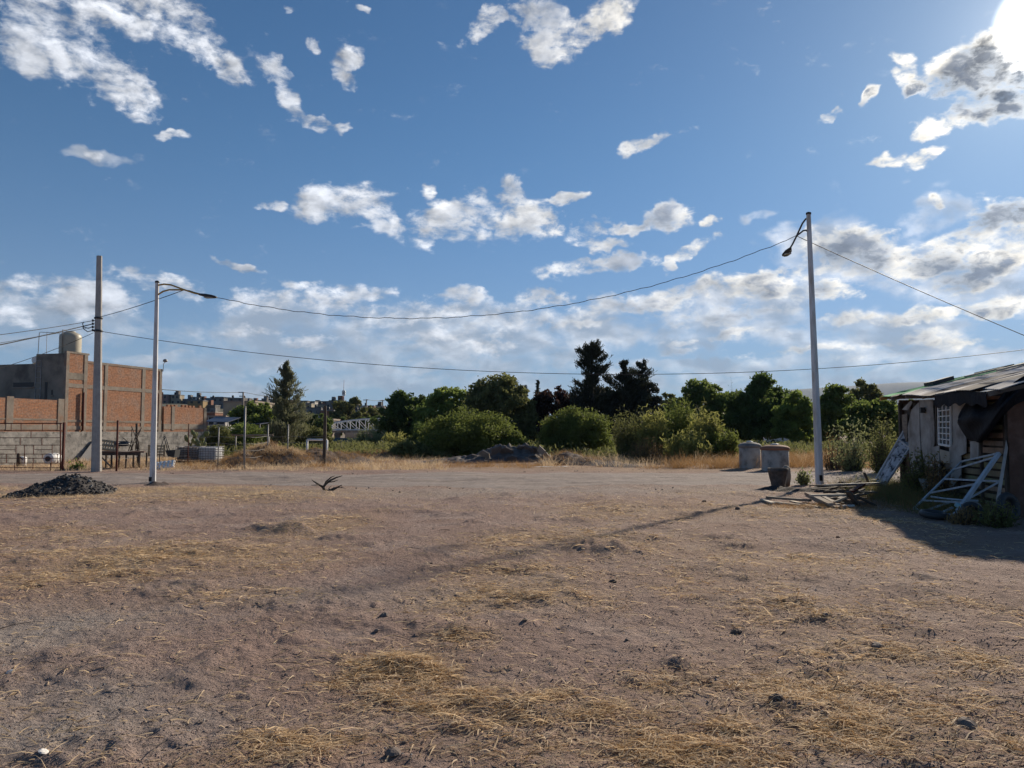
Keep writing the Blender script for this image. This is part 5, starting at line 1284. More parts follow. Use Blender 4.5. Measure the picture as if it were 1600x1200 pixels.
fbar(fl(.32,0), fl(.50,1)); fbar(fl(.62,0), pp(1561,752,14.6)); fbar(fl(.82,0), fl(.94,1)); fbar(fl(.17,0), fl(.2,1)); fbar(fl(0,.3), pp(1489,783,15.4)); fbar(fl(0,.68), pp(1489,793,15.1))
fbar(pp(1512,780,14.9), pp(1561,753,14.6)); b = MB(); b.tube([pp(1455,776,15.8), pp(1475,779,15.5), pp(1500,781.5,15.0), pp(1528,782.5,14.7)], .02, 6); b.build('tube', fm, fr)
b = MB(); b.tube([pp(1494,788,14.4), pp(1508,797,14.2)], .045, 8); b.build('hub', mat('hub_teal', (.25,.42,.45)), fr)
# whitewashed board leaning at the right
b = MB(); b.slab([pp(1572,687,15.0), pp(1575,700,14.9), pp(1562,783,14.2), pp(1556,782,14.3)], (.02,.03,0)); o = b.build('leaning_board', panelm); tag(o, 'long narrow white stained board leaning on the near shack corner', 'board')
# wheel and tyres
c = pp(1521, 805, 14.2); c.z = .16; tyre(c, .20, .035, (R(74), R(10), 0), 'thin pale bicycle-like hoop lying at the foot of the steel frame', name='wheel_hoop', mt='frame_paint' if 'frame_paint' in MT else 'steel')
c = pp(1521, 812, 14.1); c.z = .12; tyre(c, .24, .11, (R(62), R(-6), R(10)), 'black tyre half buried in weeds under the hoop', 'old tyres')
c = pp(1576, 800, 13.9); c.z = .26; tyre(c, .27, .14, (R(80), R(8), R(20)), 'larger black tyre upright against the mud wall corner', 'old tyres')
c = pp(1460, 815, 14.6); c.z = .06; tyre(c, .26, .12, (R(6), R(3), 0), 'black tyre lying flat at the near end of the steel frame', 'old tyres')
# small steel pieces near the panel
for (a_, b_, lab) in (((1432,744,18.6),(1452,758,18.0),'short whitewashed scrap board leaning in weeds below the lower plaster panel'),((1441,748,18.0),(1459,772,17.2),'white scrap board propped in weeds left of the steel frame')):
    b = MB(); A = pp(*a_); B_ = pp(*b_); A.z = max(A.z, .5); B_.z = .02; b.bar(A, B_, .16, .02); o = b.build('scrap_board', panelm); tag(o, lab, 'board')

# ---------------------------------------------------------------- cisterns, planter, lumber by the lamp
def cistern(px, base_y, top_y, wpx, label, lidm, taper=0.0):
    b0 = gpt(px, base_y); Y = b0.y; r = wpx/2/F*Y; h = at(px, top_y, Y).z - b0.z
    o = thing('cistern', label, 'cistern', b0, 0, 'round concrete tanks by the track'); m = MB()
    m.lathe(b0-Vector((0,0,.1)), [(r*(.97-taper),0),(r*(.98-taper),.1),(r*(.975-taper*.5),.1+h*.45),(r*.975,h*.86),(r*.96,h*.87)], 36)
    m.build('tank_wall', mat('cistern_concrete', (.42,.40,.37), (.30,.285,.26), 2.5, .9, .004, 30, c3=(.16,.15,.14), s3=2.2), o)
    m = MB(); m.lathe(b0+Vector((0,0,h*.77)), [(r*.985,0),(r*1.06,h*.02),(r*1.06,h*.10),(r*.90,h*.15),(r*.55,h*.195),(r*.30,h*.21)], 36); lid = m.build('lid', lidm, o)
    m = MB(); m.lathe(b0+Vector((0,0,h*.979)), [(r*.30,0),(r*.30,h*.03),(r*.10,h*.05)], 20); m.build('cap', MT['white'], lid)
    return o
cistern(1172, 732, 690, 33, 'narrower round concrete cistern with a dark stained conical lid', mat('lid_dark', (.13,.125,.12), (.22,.21,.2), 3))
cistern(1211.5, 735.5, 694, 42, 'wider round concrete tank with a terracotta coloured rim beside the narrow cistern', mat('lid_terracotta', (.30,.14,.085), (.22,.11,.075), 3))
b0 = gpt(1216, 764); Y = b0.y; r = 15/F*Y; h = at(1216, 731, Y).z
pl = thing('stone_planter', 'dark rough flower-pot shaped stone planter in front of the terracotta rimmed tank', 'planter', b0)
m = MB(); n = 28; b_ = 0
prof = [(r*.62,-.05),(r*.70,h*.2),(r*.84,h*.5),(r*.98,h*.82),(r*1.05,h*.86),(r*1.05,h),(r*.9,h),(r*.85,h*.8)]
for rr2, z in prof:
    for k in range(n):
        a = 2*math.pi*k/n; q = 1+.06*(float(vnoise(np.array(k*.7), np.array(z*9), 4))-.5)*2; m.v.append(b0+Vector((rr2*q*math.cos(a), rr2*q*math.sin(a), z)))
for i in range(len(prof)-1):
    for k in range(n): m.f.append([i*n+k, i*n+(k+1)%n, (i+1)*n+(k+1)%n, (i+1)*n+k]); m.sm.append(True)
m.f.append([(len(prof)-1)*n+k for k in range(n)]); m.sm.append(False)
m.build('pot', mat('pot_stone', (.13,.11,.095), (.06,.05,.045), 8, .95, .02, 18), pl)
c = gpt(1228, 744); o = None
m = MB(); cc = at(1228, 731, b0.y+1.2); m.lathe((cc.x, cc.y, 0), [(.10,0),(.14,.25),(.13,.52),(.05,.6)], 14); o = m.build('concrete_lump', MT['concrete']); tag(o, 'small rounded grey lump beside the foot of the terracotta rimmed tank', 'stone')
# lumber pile: every board a thing of its own
def board(x0, y0, x1, y1, z0, z1, w, t, mt, label, name='lumber_board'):
    a = gnd(x0, y0); c = gnd(x1, y1); a = gnd(x0, y0, z0) if z0 else a; c = gnd(x1, y1, z1) if z1 else c
    m = MB(); m.bar(a, c, w, t); o = m.build(name, MT[mt] if mt in MT else mt); tag(o, label, 'board', 'boards of the lumber pile'); return o
LB = [(1190,780,1208,786,.03,.04,.09,.03,'woodpale','short pale board end at the far left tip of the lumber pile'),
 (1199,777,1266,782,.09,.10,.11,.05,'wood','long brown plank, upper left of the lumber pile'),
 (1202,784,1251,789,.03,.03,.07,.03,'woodpale','thin pale lath lying lowest left in the lumber pile'),
 (1236,783,1280,793,.02,.03,.09,.03,'woodpale','pale yellow lath poking out below the brown plank'),
 (1262,774,1286,787,.16,.05,.10,.05,'steel','bluish grey plank crossing the left of the pile'),
 (1262,771,1310,794,.22,.03,.15,.06,'concrete','wide pale grey board slanting down to the right, front of the lumber pile'),
 (1266,774,1320,773,.26,.26,.10,.04,'woodpale','pale straight board on top of the lumber pile'),
 (1286,776,1312,790,.14,.06,.09,.04,'wood','short brown board behind the slanting grey one'),
 (1303,785,1322,777,.10,.20,.05,.04,'woodpale','thin pale stick crossing upward in the pile middle'),
 (1312,791,1334,790,.04,.05,.08,.04,'white','white painted board end at the front foot of the pile'),
 (1325,768,1340,790,.34,.04,.17,.04,'wooddark','broad dark plank leaning down, right half of the pile'),
 (1338,775,1368,790,.24,.04,.16,.04,'wooddark','dark plank sloping right toward the weeds'),
 (1330,768,1349,757,.30,.42,.10,.05,'rust','reddish brown board sticking up at the right of the pile'),
 (1288,769,1334,766,.22,.30,.12,.06,'wooddark','dark beam at the back of the lumber pile'),
 (1352,772,1330,764,.10,.34,.06,.04,'wooddark','dark stick crossing behind the reddish board'),
 (1318,782,1352,787,.10,.08,.10,.05,'wood','grey brown plank deep in the right half of the pile'),
 (1296,782,1330,789,.08,.06,.08,.04,'wooddark','dark plank lying flat in the pile centre'),
 (1376,785,1412,787,.04,.04,.12,.04,'wooddark','dark board lying apart, right of the pile in the weeds'),
 (1382,789,1408,792,.03,.03,.10,.03,'steel','grey board lying apart nearest the weeds'),
 (1306,771,1345,779,.18,.14,.09,.04,'wood','brown plank on top running back to the dark boards')]
for a in LB: board(*a)
g = random.Random(63)
for k in range(16):
    x = g.uniform(1296, 1362); y = g.uniform(768, 788); an = g.uniform(-.5, .5) + (0 if g.random() < .6 else 1.2); ln = g.uniform(.7, 1.7); p = gnd(x, y); z0 = g.uniform(.04,.34); z1 = g.uniform(.04,.40)
    dv = Vector((math.cos(an), math.sin(an), 0))*ln*.5; m = MB(); m.bar(p-dv+Vector((0,0,z0)), p+dv+Vector((0,0,z1)), g.uniform(.05,.13), g.uniform(.02,.045))
    o = m.build('lumber_board', MT[g.choice(['wood','wooddark','wooddark','wood','steel'])]); tag(o, 'weathered board jumbled in the dense right half of the lumber pile', 'board', 'boards of the lumber pile')
a = gnd(1364, 771); t_ = at(1350, 738, a.y); m = MB(); m.bar(a, t_, .10, .03); o = m.build('leaning_stick', MT['wooddark']); tag(o, 'single dark stake standing tilted left of the scratched panel', 'stake')
# long low heap of dark rubbish behind the lumber
def heap(name, label, cat, pts, material, seed=0, lumps=.35, res=.07, group=None):
    """pts: (px, base_y, half width px, half depth m, height m)"""
    P = []
    for px, py, wpx, dep, hh_ in pts:
        p = gnd(px, py); P.append((p.x, p.y+dep, wpx/F*p.y, dep, hh_))
    x0 = min(p[0]-p[2]*1.6 for p in P); x1 = max(p[0]+p[2]*1.6 for p in P); y0 = min(p[1]-p[3]*1.6 for p in P); y1 = max(p[1]+p[3]*1.6 for p in P)
    nx = int(min(260, (x1-x0)/res)); ny = int(min(200, (y1-y0)/res)); X, Y = np.meshgrid(np.linspace(x0,x1,nx), np.linspace(y0,y1,ny), indexing='ij')
    Z = np.zeros_like(X)
    for x, y, rx, ry, hh_ in P:
        q = np.sqrt(((X-x)/rx)**2+((Y-y)/ry)**2); Z = np.maximum(Z, hh_*np.clip(1-q*.72, 0, None)**.85*1.05)
    nz_ = fbm(X*1.6, Y*1.6, 3, seed)*.6+fbm(X*6, Y*6, 3, seed+3)*.4
    Z = Z*(1-lumps+2*lumps*nz_) + (fbm(X*14, Y*14, 2, seed+9)-.5)*.06*np.clip(Z*6, 0, 1)
    Zg = H(X, Y); V = np.stack([X.ravel(), Y.ravel(), (Zg+Z-.02).ravel()], 1)
    keep = (Z > .004); i = np.arange(nx-1)[:,None]*ny; j = np.arange(ny-1)[None,:]
    kq = (keep[:-1,:-1]|keep[1:,:-1]|keep[1:,1:]|keep[:-1,1:]).ravel()
    Fq = np.stack([(i+j).ravel(), (i+ny+j).ravel(), (i+ny+j+1).ravel(), (i+j+1).ravel()], 1)[kq]
    u, inv = np.unique(Fq, return_inverse=True); V = V[u]; Fq = inv.reshape(Fq.shape)
    o = link_mesh(name, V, Fq, material, None, None, True); tag(o, label, cat, group); return o
def chunks(o_parent_name, pts, n, smin, smax, material, seed, material2=None, p2=.1, flat=.7, lift=.0):
    """many angular stones merged as one mesh"""
    g = np.random.default_rng(seed); m = MB()
    return g
heap('rubbish_heap', 'low dark heap of ash and rubbish behind the lumber pile at the lamp foot', 'heap', [(1215,768,22,.25,.16),(1240,770,24,.25,.14),(1270,772,26,.3,.14),(1300,770,26,.3,.2),(1325,768,20,.3,.26)], mat('rubbish', (.05,.036,.034), (.025,.02,.02), 5, .95, .02, 20), 3)
gp_heap = heap('gravel_pile', 'dark gravel pile with scattered pale stones at the left beside the track', 'gravel pile', [(66,775,40,.9,.50),(90,774,40,.8,.52),(112,772,30,.7,.36),(40,776,32,.8,.36),(16,777,22,.7,.2),(135,772,20,.5,.14)], MT['gravel'], 5, .28, .045)
heap('dirt_mound', 'dirt mound overgrown with dry grass behind the left verge', 'mound', [(405,728,60,1.6,.95),(370,730,34,1.2,.55),(440,728,38,1.4,.75)], MT['soil_pile'], 6, .22)
heap('dirt_mound', 'bare brown dirt mound between the grassy mound and the thick dark post', 'mound', [(480,726,40,1.6,.85),(515,725,36,1.6,.6),(540,724,26,1.4,.5)], MT['soil_pile'], 7, .3)
heap('earth_bank', 'long low earth bank running right from the thick dark post', 'bank', [(575,718,44,2,.5),(625,716,44,2,.42),(670,716,34,1.8,.3)], MT['soil_pile'], 8, .3, .1)
heap('dirt_mound', 'dark smooth dirt mound right of the rubble heap', 'mound', [(888,727,38,1.1,.62),(920,728,34,1.0,.4),(960,729,40,.9,.25)], mat('soil_dark', (.105,.08,.072), (.065,.052,.05), 3, .95, .02, 16), 9, .2)
heap('dirt_mound', 'small clod heap at the foot of the left street lamp', 'mound', [(238,760,15,.22,.12),(252,759,10,.2,.1)], mat('soil_clod', (.13,.09,.075), (.08,.06,.05), 6, .95, .02, 26), 10, .6, .04)
heap('rubble_base', 'low spread of earth and broken concrete under the rubble slabs', 'heap', [(735,723,60,1.0,.40),(790,722,52,1.3,.95),(822,722,40,1.3,.95),(850,722,22,1.0,.5)], MT['rubble'], 11, .55, .07)
heap('spoil_strip', 'thin pale lime spill on the ground in front of the dark mound', 'spill', [(850,731,18,.3,.05),(880,731,12,.25,.04)], mat('lime', (.55,.53,.50), (.40,.38,.35), 3), 12, .3, .06)
def rock(g, c, r, flat=.7, ang=True):
    m = MB(); n = 10; k = 6; b = 0; ph = [g.uniform(.65,1.2) for _ in range(80)]
    rot = Euler((g.uniform(-.4,.4), g.uniform(-.4,.4), g.uniform(0,6.28))).to_matrix(); sx, sy = g.uniform(.8,1.3), g.uniform(.7,1.0)
    c = Vector(c)
    m.v.append(c+rot@Vector((0,0,-r*flat)))
    for i in range(1, k):
        th = math.pi*i/k
        for j in range(n):
            a = 2*math.pi*j/n; q = r*(.8+.4*(ph[(i*3+j*7) % 80]-.65)); m.v.append(c+rot@Vector((sx*q*math.sin(th)*math.cos(a), sy*q*math.sin(th)*math.sin(a), -q*flat*math.cos(th))))
    m.v.append(c+rot@Vector((0,0,r*flat))); L_ = len(m.v)-1
    for j in range(n): m.f.append([0, 1+(j+1) % n, 1+j]); m.sm.append(not ang)
    for i in range(k-2):
        for j in range(n): a = 1+i*n+j; d = 1+i*n+(j+1) % n; m.f.append([a, d, d+n, a+n]); m.sm.append(not ang)
    for j in range(n): m.f.append([1+(k-2)*n+j, 1+(k-2)*n+(j+1) % n, L_]); m.sm.append(not ang)
    return m
# broken concrete slabs of the rubble heap
g = random.Random(77); places = ['far left', 'left', 'middle', 'right', 'far right']
slab_specs = [(716,716,.45,.10,.3,8,'low tilted slab at the far left of the rubble heap'),(738,714,.5,.35,.35,-15,'long slab lying low, left part of the rubble heap'),(758,712,.55,.55,.3,20,'slab with a lit pale face, left of the rubble peak'),
 (775,706,.6,.85,.4,-30,'large dark slab standing steeply at the left rubble peak'),(792,705,.75,.75,.45,12,'biggest flat slab facing the viewer in the rubble middle'),(812,704,.6,.85,.35,-18,'slab leaning left, just right of the rubble middle'),
 (826,702,.5,.95,.3,35,'upright slab, left one of the row at the right rubble peak'),(836,702,.5,.9,.3,42,'upright slab, second of the row at the right rubble peak'),(846,703,.42,.8,.3,48,'pale edged slab leaning at the right end of the rubble'),
 (852,708,.4,.5,.3,30,'short pale slab at the right foot of the rubble peak'),(800,716,.5,.3,.3,-8,'flat slab at the front foot of the rubble heap'),(780,718,.4,.2,.3,5,'thin slab low at the front of the rubble heap'),(830,714,.45,.35,.3,-12,'broken slab low at the right front of the rubble heap')]
for px, py, ln, z, w, ang_, lab in slab_specs:
    Y = 41.5+g.uniform(-.5,.8); c = at(px, py, Y); c.z = max(.12, z*.75); a = R(ang_+g.uniform(-6,6)); ax = Vector((math.cos(a), g.uniform(-.3,.3), -math.sin(a))).normalized(); ay = ax.cross(Vector((0,g.uniform(.5,1),g.uniform(.3,.9)))).normalized(); az = ax.cross(ay)
    m = MB(); 
    poly = []; kk = g.choice([4,5,5]); ph0 = g.uniform(0,1); ln *= .78
    for q in range(kk):
        t = 2*math.pi*(q+ph0)/kk; rr2 = g.uniform(.8,1.25); poly.append(c+ax*ln*.8*rr2*math.cos(t)+ay*ln*.55*rr2*math.sin(t)-az*.05)
    m.slab(poly, az*.11); o = m.build('concrete_slab', MT['rubble'] if 'pale' not in lab else MT['concrete']); tag(o, lab, 'slab', 'broken slabs of the rubble heap')
# loose stones over the gravel pile: part of it
def scatter_stones(px0, px1, py0, py1, n, r0, r1, seed, zf, keep=None):
    g = random.Random(seed); m = MB()
    for _ in range(n):
        p = gnd(g.uniform(px0, px1), g.uniform(py0, py1)); r = g.uniform(r0, r1)
        if keep and not keep(p): continue
        z = zf(p.x, p.y); q = rock(g, (p.x, p.y, z+r*.2), r); b = len(m.v); m.v += q.v; m.f += [[b+k for k in f] for f in q.f]; m.sm += q.sm
    return m
me = gp_heap.data; gv = np.array([tuple(v.co) for v in me.vertices]); gl = gp_heap.location
def gheap_z(x, y):
    d = (gv[:,0]+gl.x-x)**2+(gv[:,1]+gl.y-y)**2; k = int(d.argmin()); return gv[k,2]+gl.z if d[k] < .02 else Hs(x, y)
def pick_on_heap(n, r0, r1, seed, mt, nm, lo=.0):
    g = random.Random(seed); m = MB()
    for _ in range(n):
        k = g.randrange(len(gv)); v = gv[k]
        if v[2]+gl.z < lo: continue
        r = g.uniform(r0, r1)*(g.random()**1.5+.5); q = rock(g, (v[0]+gl.x, v[1]+gl.y, v[2]+gl.z+r*.25), r); b = len(m.v); m.v += q.v; m.f += [[b+kk for kk in f] for f in q.f]; m.sm += q.sm
    o = m.build(nm, MT[mt], gp_heap); o['kind'] = 'stuff'; return o
FR[gp_heap] = (gp_heap.location.copy(), 0)
pick_on_heap(1100, .010, .042, 5, 'gravel', 'dark_stones'); pick_on_heap(120, .015, .04, 6, 'gravelpale', 'pale_stones')
# stones and clods in the field
ST = [(600,963,.055,'stone','pale angular stone on bare soil left of the central straw patch'),(588,988,.03,'stone','small dark clod just below the pale angular stone'),(1150,986,.055,'rubble','dark rounded clod right of centre field'),
 (1370,1010,.065,'stone','rounded light brown stone in the right foreground, largest of three there'),(1318,998,.032,'stone','small flat stone left of the rounded brown one'),(1290,967,.04,'stone','flat grey stone behind the two brown stones'),
 (1508,1137,.075,'stone','big angular grey stone near the bottom right corner'),(1577,1143,.03,'rubble','small black clod right of the big angular stone'),(1213,1102,.045,'rubble','dark clod in the lower right field, left of the small black stone'),
 (1287,1124,.028,'stone','small black stone beside the straw at the lower right'),(68,1183,.035,'stonewhite','flat white stone at the bottom left corner'),(614,1183,.05,'stone','dark stone with a white side at the bottom, left of centre'),
 (958,909,.045,'rubble','dark lump of earth beyond the central straw patch'),(1310,844,.04,'rust','reddish brick fragment in the shack shadow'),(516,1151,.026,'stone','small pale stone at the tip of the lower left straw patch'),
 (15,1053,.025,'stonewhite','thin white chip at the far left edge'),(125,1140,.03,'rubble','flat dark clod above the white stone, lower left'),(1225,945,.03,'rubble','dark clod in the right field beyond the flat grey stone'),
 (1100,785,.06,'rubble','dark clod at the far side of the field before the track'),(1153,798,.07,'rubble','dark clod on the grass left of the lumber pile'),(820,975,.03,'stone','small pale curved chip in the straw below centre')]
for px, py, r, mt, lab in ST:
    p = gpt(px, py); q = rock(random.Random(px), p+Vector((0,0,r*.16)), r*1.05, .3 if mt == 'stonewhite' else .55); o = q.build('stone' if mt != 'rubble' else 'earth_clod', MT['clod' if mt == 'rubble' else mt]); tag(o, lab, 'stone' if mt != 'rubble' else 'clod', 'stones lying in the field')
g = random.Random(9); m = MB()
for _ in range(1300):
    px = g.uniform(-60, 1660); py = 770+430*g.random()**.8; p = gpt(px, py); r = g.uniform(.003,.009)*(1+.05*p.y)*(2.0 if g.random() < .03 else 1); q = rock(g, p+Vector((0,0,r*.1)), r, .5); b = len(m.v); m.v += q.v; m.f += [[b+k for k in f] for f in q.f]; m.sm += q.sm
o = m.build('pebbles', MT['stone'], None, origin=(0,0,0)); tag(o, 'small pebbles and crumbs of earth strewn over the field', 'pebbles', kind='stuff')
m = MB()
for _ in range(220):
    px = g.uniform(150, 1150); py = g.uniform(728, 742) if g.random() < .5 else g.uniform(742, 768); p = gpt(px, py); r = g.uniform(.012,.035); q = rock(g, p+Vector((0,0,r*.2)), r); b = len(m.v); m.v += q.v; m.f += [[b+k for k in f] for f in q.f]; m.sm += q.sm
o = m.build('track_stones', MT['stone'], None, origin=(0,20,0)); tag(o, 'loose stones along the gravel track and its far edge', 'stones', kind='stuff')
# dead branch lying by the track
b0 = gpt(508, 768); Y = b0.y; br = thing('dead_branch', 'forked dead branch lying on the ground before the track', 'branch', b0)
m = MB()
def bq(x, y, dy=0): p = at(x, y, Y); p.y += dy; return p
m.tube([bq(508,767), bq(505,762), bq(508,757), bq(514,751,.2), bq(522,747,.3), bq(531,744.5,.3)], [.045,.042,.035,.028,.02,.008], 7)
m.tube([bq(506,762), bq(500,757,-.1), bq(494,752,-.2), bq(490,749,-.2)], [.035,.026,.018,.006], 6); m.tube([bq(500,757,-.1), bq(497,757,-.2), bq(491,757,-.3)], [.02,.012,.005], 5)
m.tube([bq(508,757), bq(509,753), bq(516,746,.1), bq(523,743.5)], [.028,.022,.015,.006], 6); m.tube([bq(511,754,.1), bq(520,753,.1), bq(528,750)], [.018,.014,.006], 5)
m.tube([bq(508,767), bq(519,766,-.1), bq(529,761,-.2), bq(537,757,-.2)], [.04,.035,.025,.01], 7); m.tube([bq(515,766), bq(522,762), bq(534,762), bq(541,763)], [.02,.014,.009,.004], 5); m.tube([bq(519,766,-.1), bq(515,763,-.1), bq(518,759)], [.02,.014,.006], 5)
m.build('wood', MT['bark'], br)
# ---------------------------------------------------------------- fallen straw, dry grass, twigs
def strands(name, base, dirn, length, width, curl, lift, material, label, cat, seg=3, droop=None, parent=None):
    """curved narrow ribbons: base (n,3), dirn (n,3 unit), length (n), width (n), curl (n,3)"""
    n = len(base); t = np.linspace(0, 1, seg+1); side = np.cross(dirn, np.array([0,0,1.0])[None]+dirn*0.01); side /= np.maximum(np.linalg.norm(side, axis=1)[:,None], 1e-6)
    g = np.random.default_rng(n); tw = g.uniform(-1,1,n)[:,None]; nrm = np.cross(side, dirn); side = side*np.cos(tw)+nrm*np.sin(tw)
    V = np.empty((n, (seg+1)*2, 3))
    for k, tt in enumerate(t):
        p = base + dirn*(length*tt)[:,None] + curl*(length*tt*tt)[:,None]; p[:,2] += lift*4*tt*(1-tt)
        w = (width*(1-.75*tt))[:,None]*.5; V[:,2*k] = p-side*w; V[:,2*k+1] = p+side*w
    V = V.reshape(-1, 3); i = np.arange(n)[:,None]*(seg+1)*2; k = np.arange(seg)[None,:]*2
    Fq = np.stack([(i+k).ravel(), (i+k+1).ravel(), (i+k+3).ravel(), (i+k+2).ravel()], 1)
    o = link_mesh(name, V, Fq, material, parent, (0,0,0) if parent is None else None, False)
    if parent is None: tag(o, label, cat, kind='stuff')
    return o
G = np.random.default_rng(42)
def pix_samples(n, y0=770, y1=1215, x0=-80, x1=1680):
    px = G.uniform(x0, x1, n); py = G.uniform(y0, y1, n); u = (px-800)/F; v = (600-py)/F
    dz = math.sin(PITCH)+v*math.cos(PITCH); dy = math.cos(PITCH)-v*math.sin(PITCH); t = -EYE/dz; return u*t, dy*t
def straw_layer(name, n, thr, mt, label, lmin, lmax, wid, up=.12, pw=1.0, pmin=0.0):
    global G
    X, Y = pix_samples(n); d = straw_density(X, Y); fine = fbm(X*1.3, Y*1.3, 4, 55)*1.0; cl = np.clip(fbm(X*4.2, Y*4.2, 3, 66)*4.5-1.9, 0, 1.9)
    p = np.clip((np.clip(d-.12, 0, None)**pw)*(.12+1.15*cl)*np.clip(fine*2.2-.5, 0, 1.5), 0, 1)*thr + pmin; k = G.random(n) < p; X, Y = X[k], Y[k]; m = len(X)
    a = G.uniform(0, 2*math.pi, m) ; a = np.where(G.random(m) < .5, G.normal(.35, .5, m)+np.where(G.random(m) < .5, math.pi, 0), a)
    el = np.abs(G.normal(0, up, m)); D = np.stack([np.cos(a)*np.cos(el), np.sin(a)*np.cos(el), np.sin(el)], 1)
    L_ = G.uniform(lmin, lmax, m)*(.6+.9*G.random(m)**3); W_ = wid*(.6+.8*G.random(m))*(1+.15*Y); L_ = L_*(1+.03*Y)
    B_ = np.stack([X, Y, H(X, Y)+.003+.012*G.random(m)*np.clip(straw_density(X,Y),0,1.2)], 1); C_ = np.stack([G.normal(0,.16,m), G.normal(0,.16,m), -np.sin(el)*.8], 1)
    return strands(name, B_, D, L_, W_, C_, L_*.05, LM[mt], label, 'straw')
straw_layer('fallen_straw', 300000, .55, 'straw', 'pale dry straw lying in flattened patches over the field', .03, .13, .0038, .25)
straw_layer('fallen_straw', 130000, .42, 'straworange', 'orange brown dead grass matted in the straw patches', .04, .14, .0030, .25)
def field_tufts():
    X, Y = pix_samples(30000); d = straw_density(X, Y); k = (G.random(len(X)) < np.clip(d-.25, 0, 1)*np.clip(fbm(X*3, Y*3, 3, 67)*4-1.8, 0, 1)*.07)
    C = np.stack([X[k], Y[k]], 1)
    tufts('field_grass', 'small withered grass tufts standing up from the straw patches', C, 'straworange', .02, .075, 26, .05, .0026, 31, 1.1)
    tufts('field_grass', 'pale withered grass tufts bent over in the straw patches', C[::2]+.03, 'straw', .02, .09, 18, .06, .0028, 32, 1.3)

straw_layer('loose_stalks', 80000, .5, 'straw', 'single longer straw stalks strewn loosely across the soil', .03, .17, .0042, .28, 1.0, .06)
straw_layer('dark_twigs', 9000, .12, 'bark_leaf', 'thin dark twigs scattered across the field', .08, .40, .0045, .06, .3, .07) if 'bark_leaf' in LM else None
LM['twig'] = mat('twig', (.10,.07,.055), (.055,.042,.035), 8, .9)
straw_layer('dark_twigs', 12000, .10, 'twig', 'thin dark twigs scattered across the field', .05, .28, .0036, .06, .3, .03)
def crumbs(name, n, mt, label, r0, r1):
    X, Y = pix_samples(n); k = fbm(X*1.9, Y*1.9, 3, 71) > G.random(n)*.75+.12; X, Y = X[k], Y[k]; m = len(X); r = (r0+(r1-r0)*G.random(m)**3)*(1+.10*Y)
    P = np.array([(1,0,0),(0,1,0),(-1,0,0),(0,-1,0),(0,0,.75),(0,0,-.5)], float); V = P[None]*G.uniform(.6,1.25,(m,6,1)); a = G.uniform(0,6.28,m); ca, sa = np.cos(a)[:,None], np.sin(a)[:,None]
    V = np.stack([V[:,:,0]*ca-V[:,:,1]*sa, V[:,:,0]*sa+V[:,:,1]*ca, V[:,:,2]+.2*V[:,:,0]], 2)*r[:,None,None]; V += np.stack([X, Y, H(X,Y)+r*.2], 1)[:,None,:]
    T = np.array([(0,1,4),(1,2,4),(2,3,4),(3,0,4),(1,0,5),(2,1,5),(3,2,5),(0,3,5)]); Fq = (np.arange(m)[:,None,None]*6+T[None]).reshape(-1,3)
    o = link_mesh(name, V.reshape(-1,3), Fq, MT[mt], None, (0,0,0), False); tag(o, label, 'crumbs', kind='stuff')
crumbs('soil_crumbs', 70000, 'clodpale', 'fine crumbs of brown soil covering the field', .0012, .0052)
crumbs('grit', 14000, 'gravelpale', 'fine pale grit in the soil of the field', .0016, .006)
# standing tufts
def tufts(name, label, centers, mt, h0, h1, per, spread, wid, seed, lean=.35):
    """centers (n,2)"""
    g = np.random.default_rng(seed); n = len(centers); m = n*per; ci = np.repeat(np.arange(n), per); c = centers[ci]; off = g.normal(size=(m,2))*spread; X = c[:,0]+off[:,0]; Y = c[:,1]+off[:,1]
    hh_ = np.repeat(g.uniform(h0, h1, n), per)*g.uniform(.5,1.15,m); dv = np.stack([off[:,0]/spread*lean+g.normal(size=m)*.22, off[:,1]/spread*lean+g.normal(size=m)*.22, np.ones(m)], 1); dv /= np.linalg.norm(dv,axis=1)[:,None]
    C_ = np.stack([dv[:,0]*.6+g.normal(size=m)*.15, dv[:,1]*.6+g.normal(size=m)*.15, -.25*g.random(m)], 1)
    zz = H(X, Y); 
    return strands(name, np.stack([X,Y,zz-.02],1), dv, hh_, wid*g.uniform(.6,1.4,m)*(1+.05*Y), C_, hh_*0, LM[mt], label, 'grass')
def region(px0, px1, py0, py1, n, seed, thr=.45, freq=.6):
    g = np.random.default_rng(seed); out = []
    while len(out) < n:
        x = g.uniform(px0, px1); y = g.uniform(py0, py1); p = gnd(x, y)
        if float(fbm(np.array(p.x*freq), np.array(p.y*freq), 3, seed)) > thr*g.uniform(.8,1.1): out.append((p.x, p.y))
    return np.array(out)
V_ = 'verge_grass'
tufts(V_, 'dry yellow grass along the near side of the track at the left', region(-60, 420, 763, 782, 900, 1), 'straw', .05, .16, 16, .10, .0035, 1, .8)
tufts(V_, 'thin dry grass on the near side of the track at the centre and right', region(420, 1400, 768, 800, 700, 2), 'straw', .04, .12, 12, .12, .0032, 2, .9)
tufts(V_, 'dry grass along the foot of the brick wall and far verge at the left', region(-60, 700, 716, 736, 900, 3, .42), 'straw', .15, .42, 16, .16, .004, 3)
tufts(V_, 'orange brown grass mixed into the far left verge', region(100, 700, 714, 734, 420, 4, .46), 'straworange', .2, .5, 16, .16, .004, 4)
tufts('dry_grass', 'tall orange dry grass before the reeds and behind the cisterns', region(1040, 1420, 713, 732, 900, 5, .40, .9), 'straworange', .35, .85, 22, .18, .0045, 5)
tufts('dry_grass', 'yellowish tall dry grass among the reeds', region(850, 1420, 712, 730, 420, 6, .45, .9), 'straw', .3, .75, 18, .18, .0045, 6)
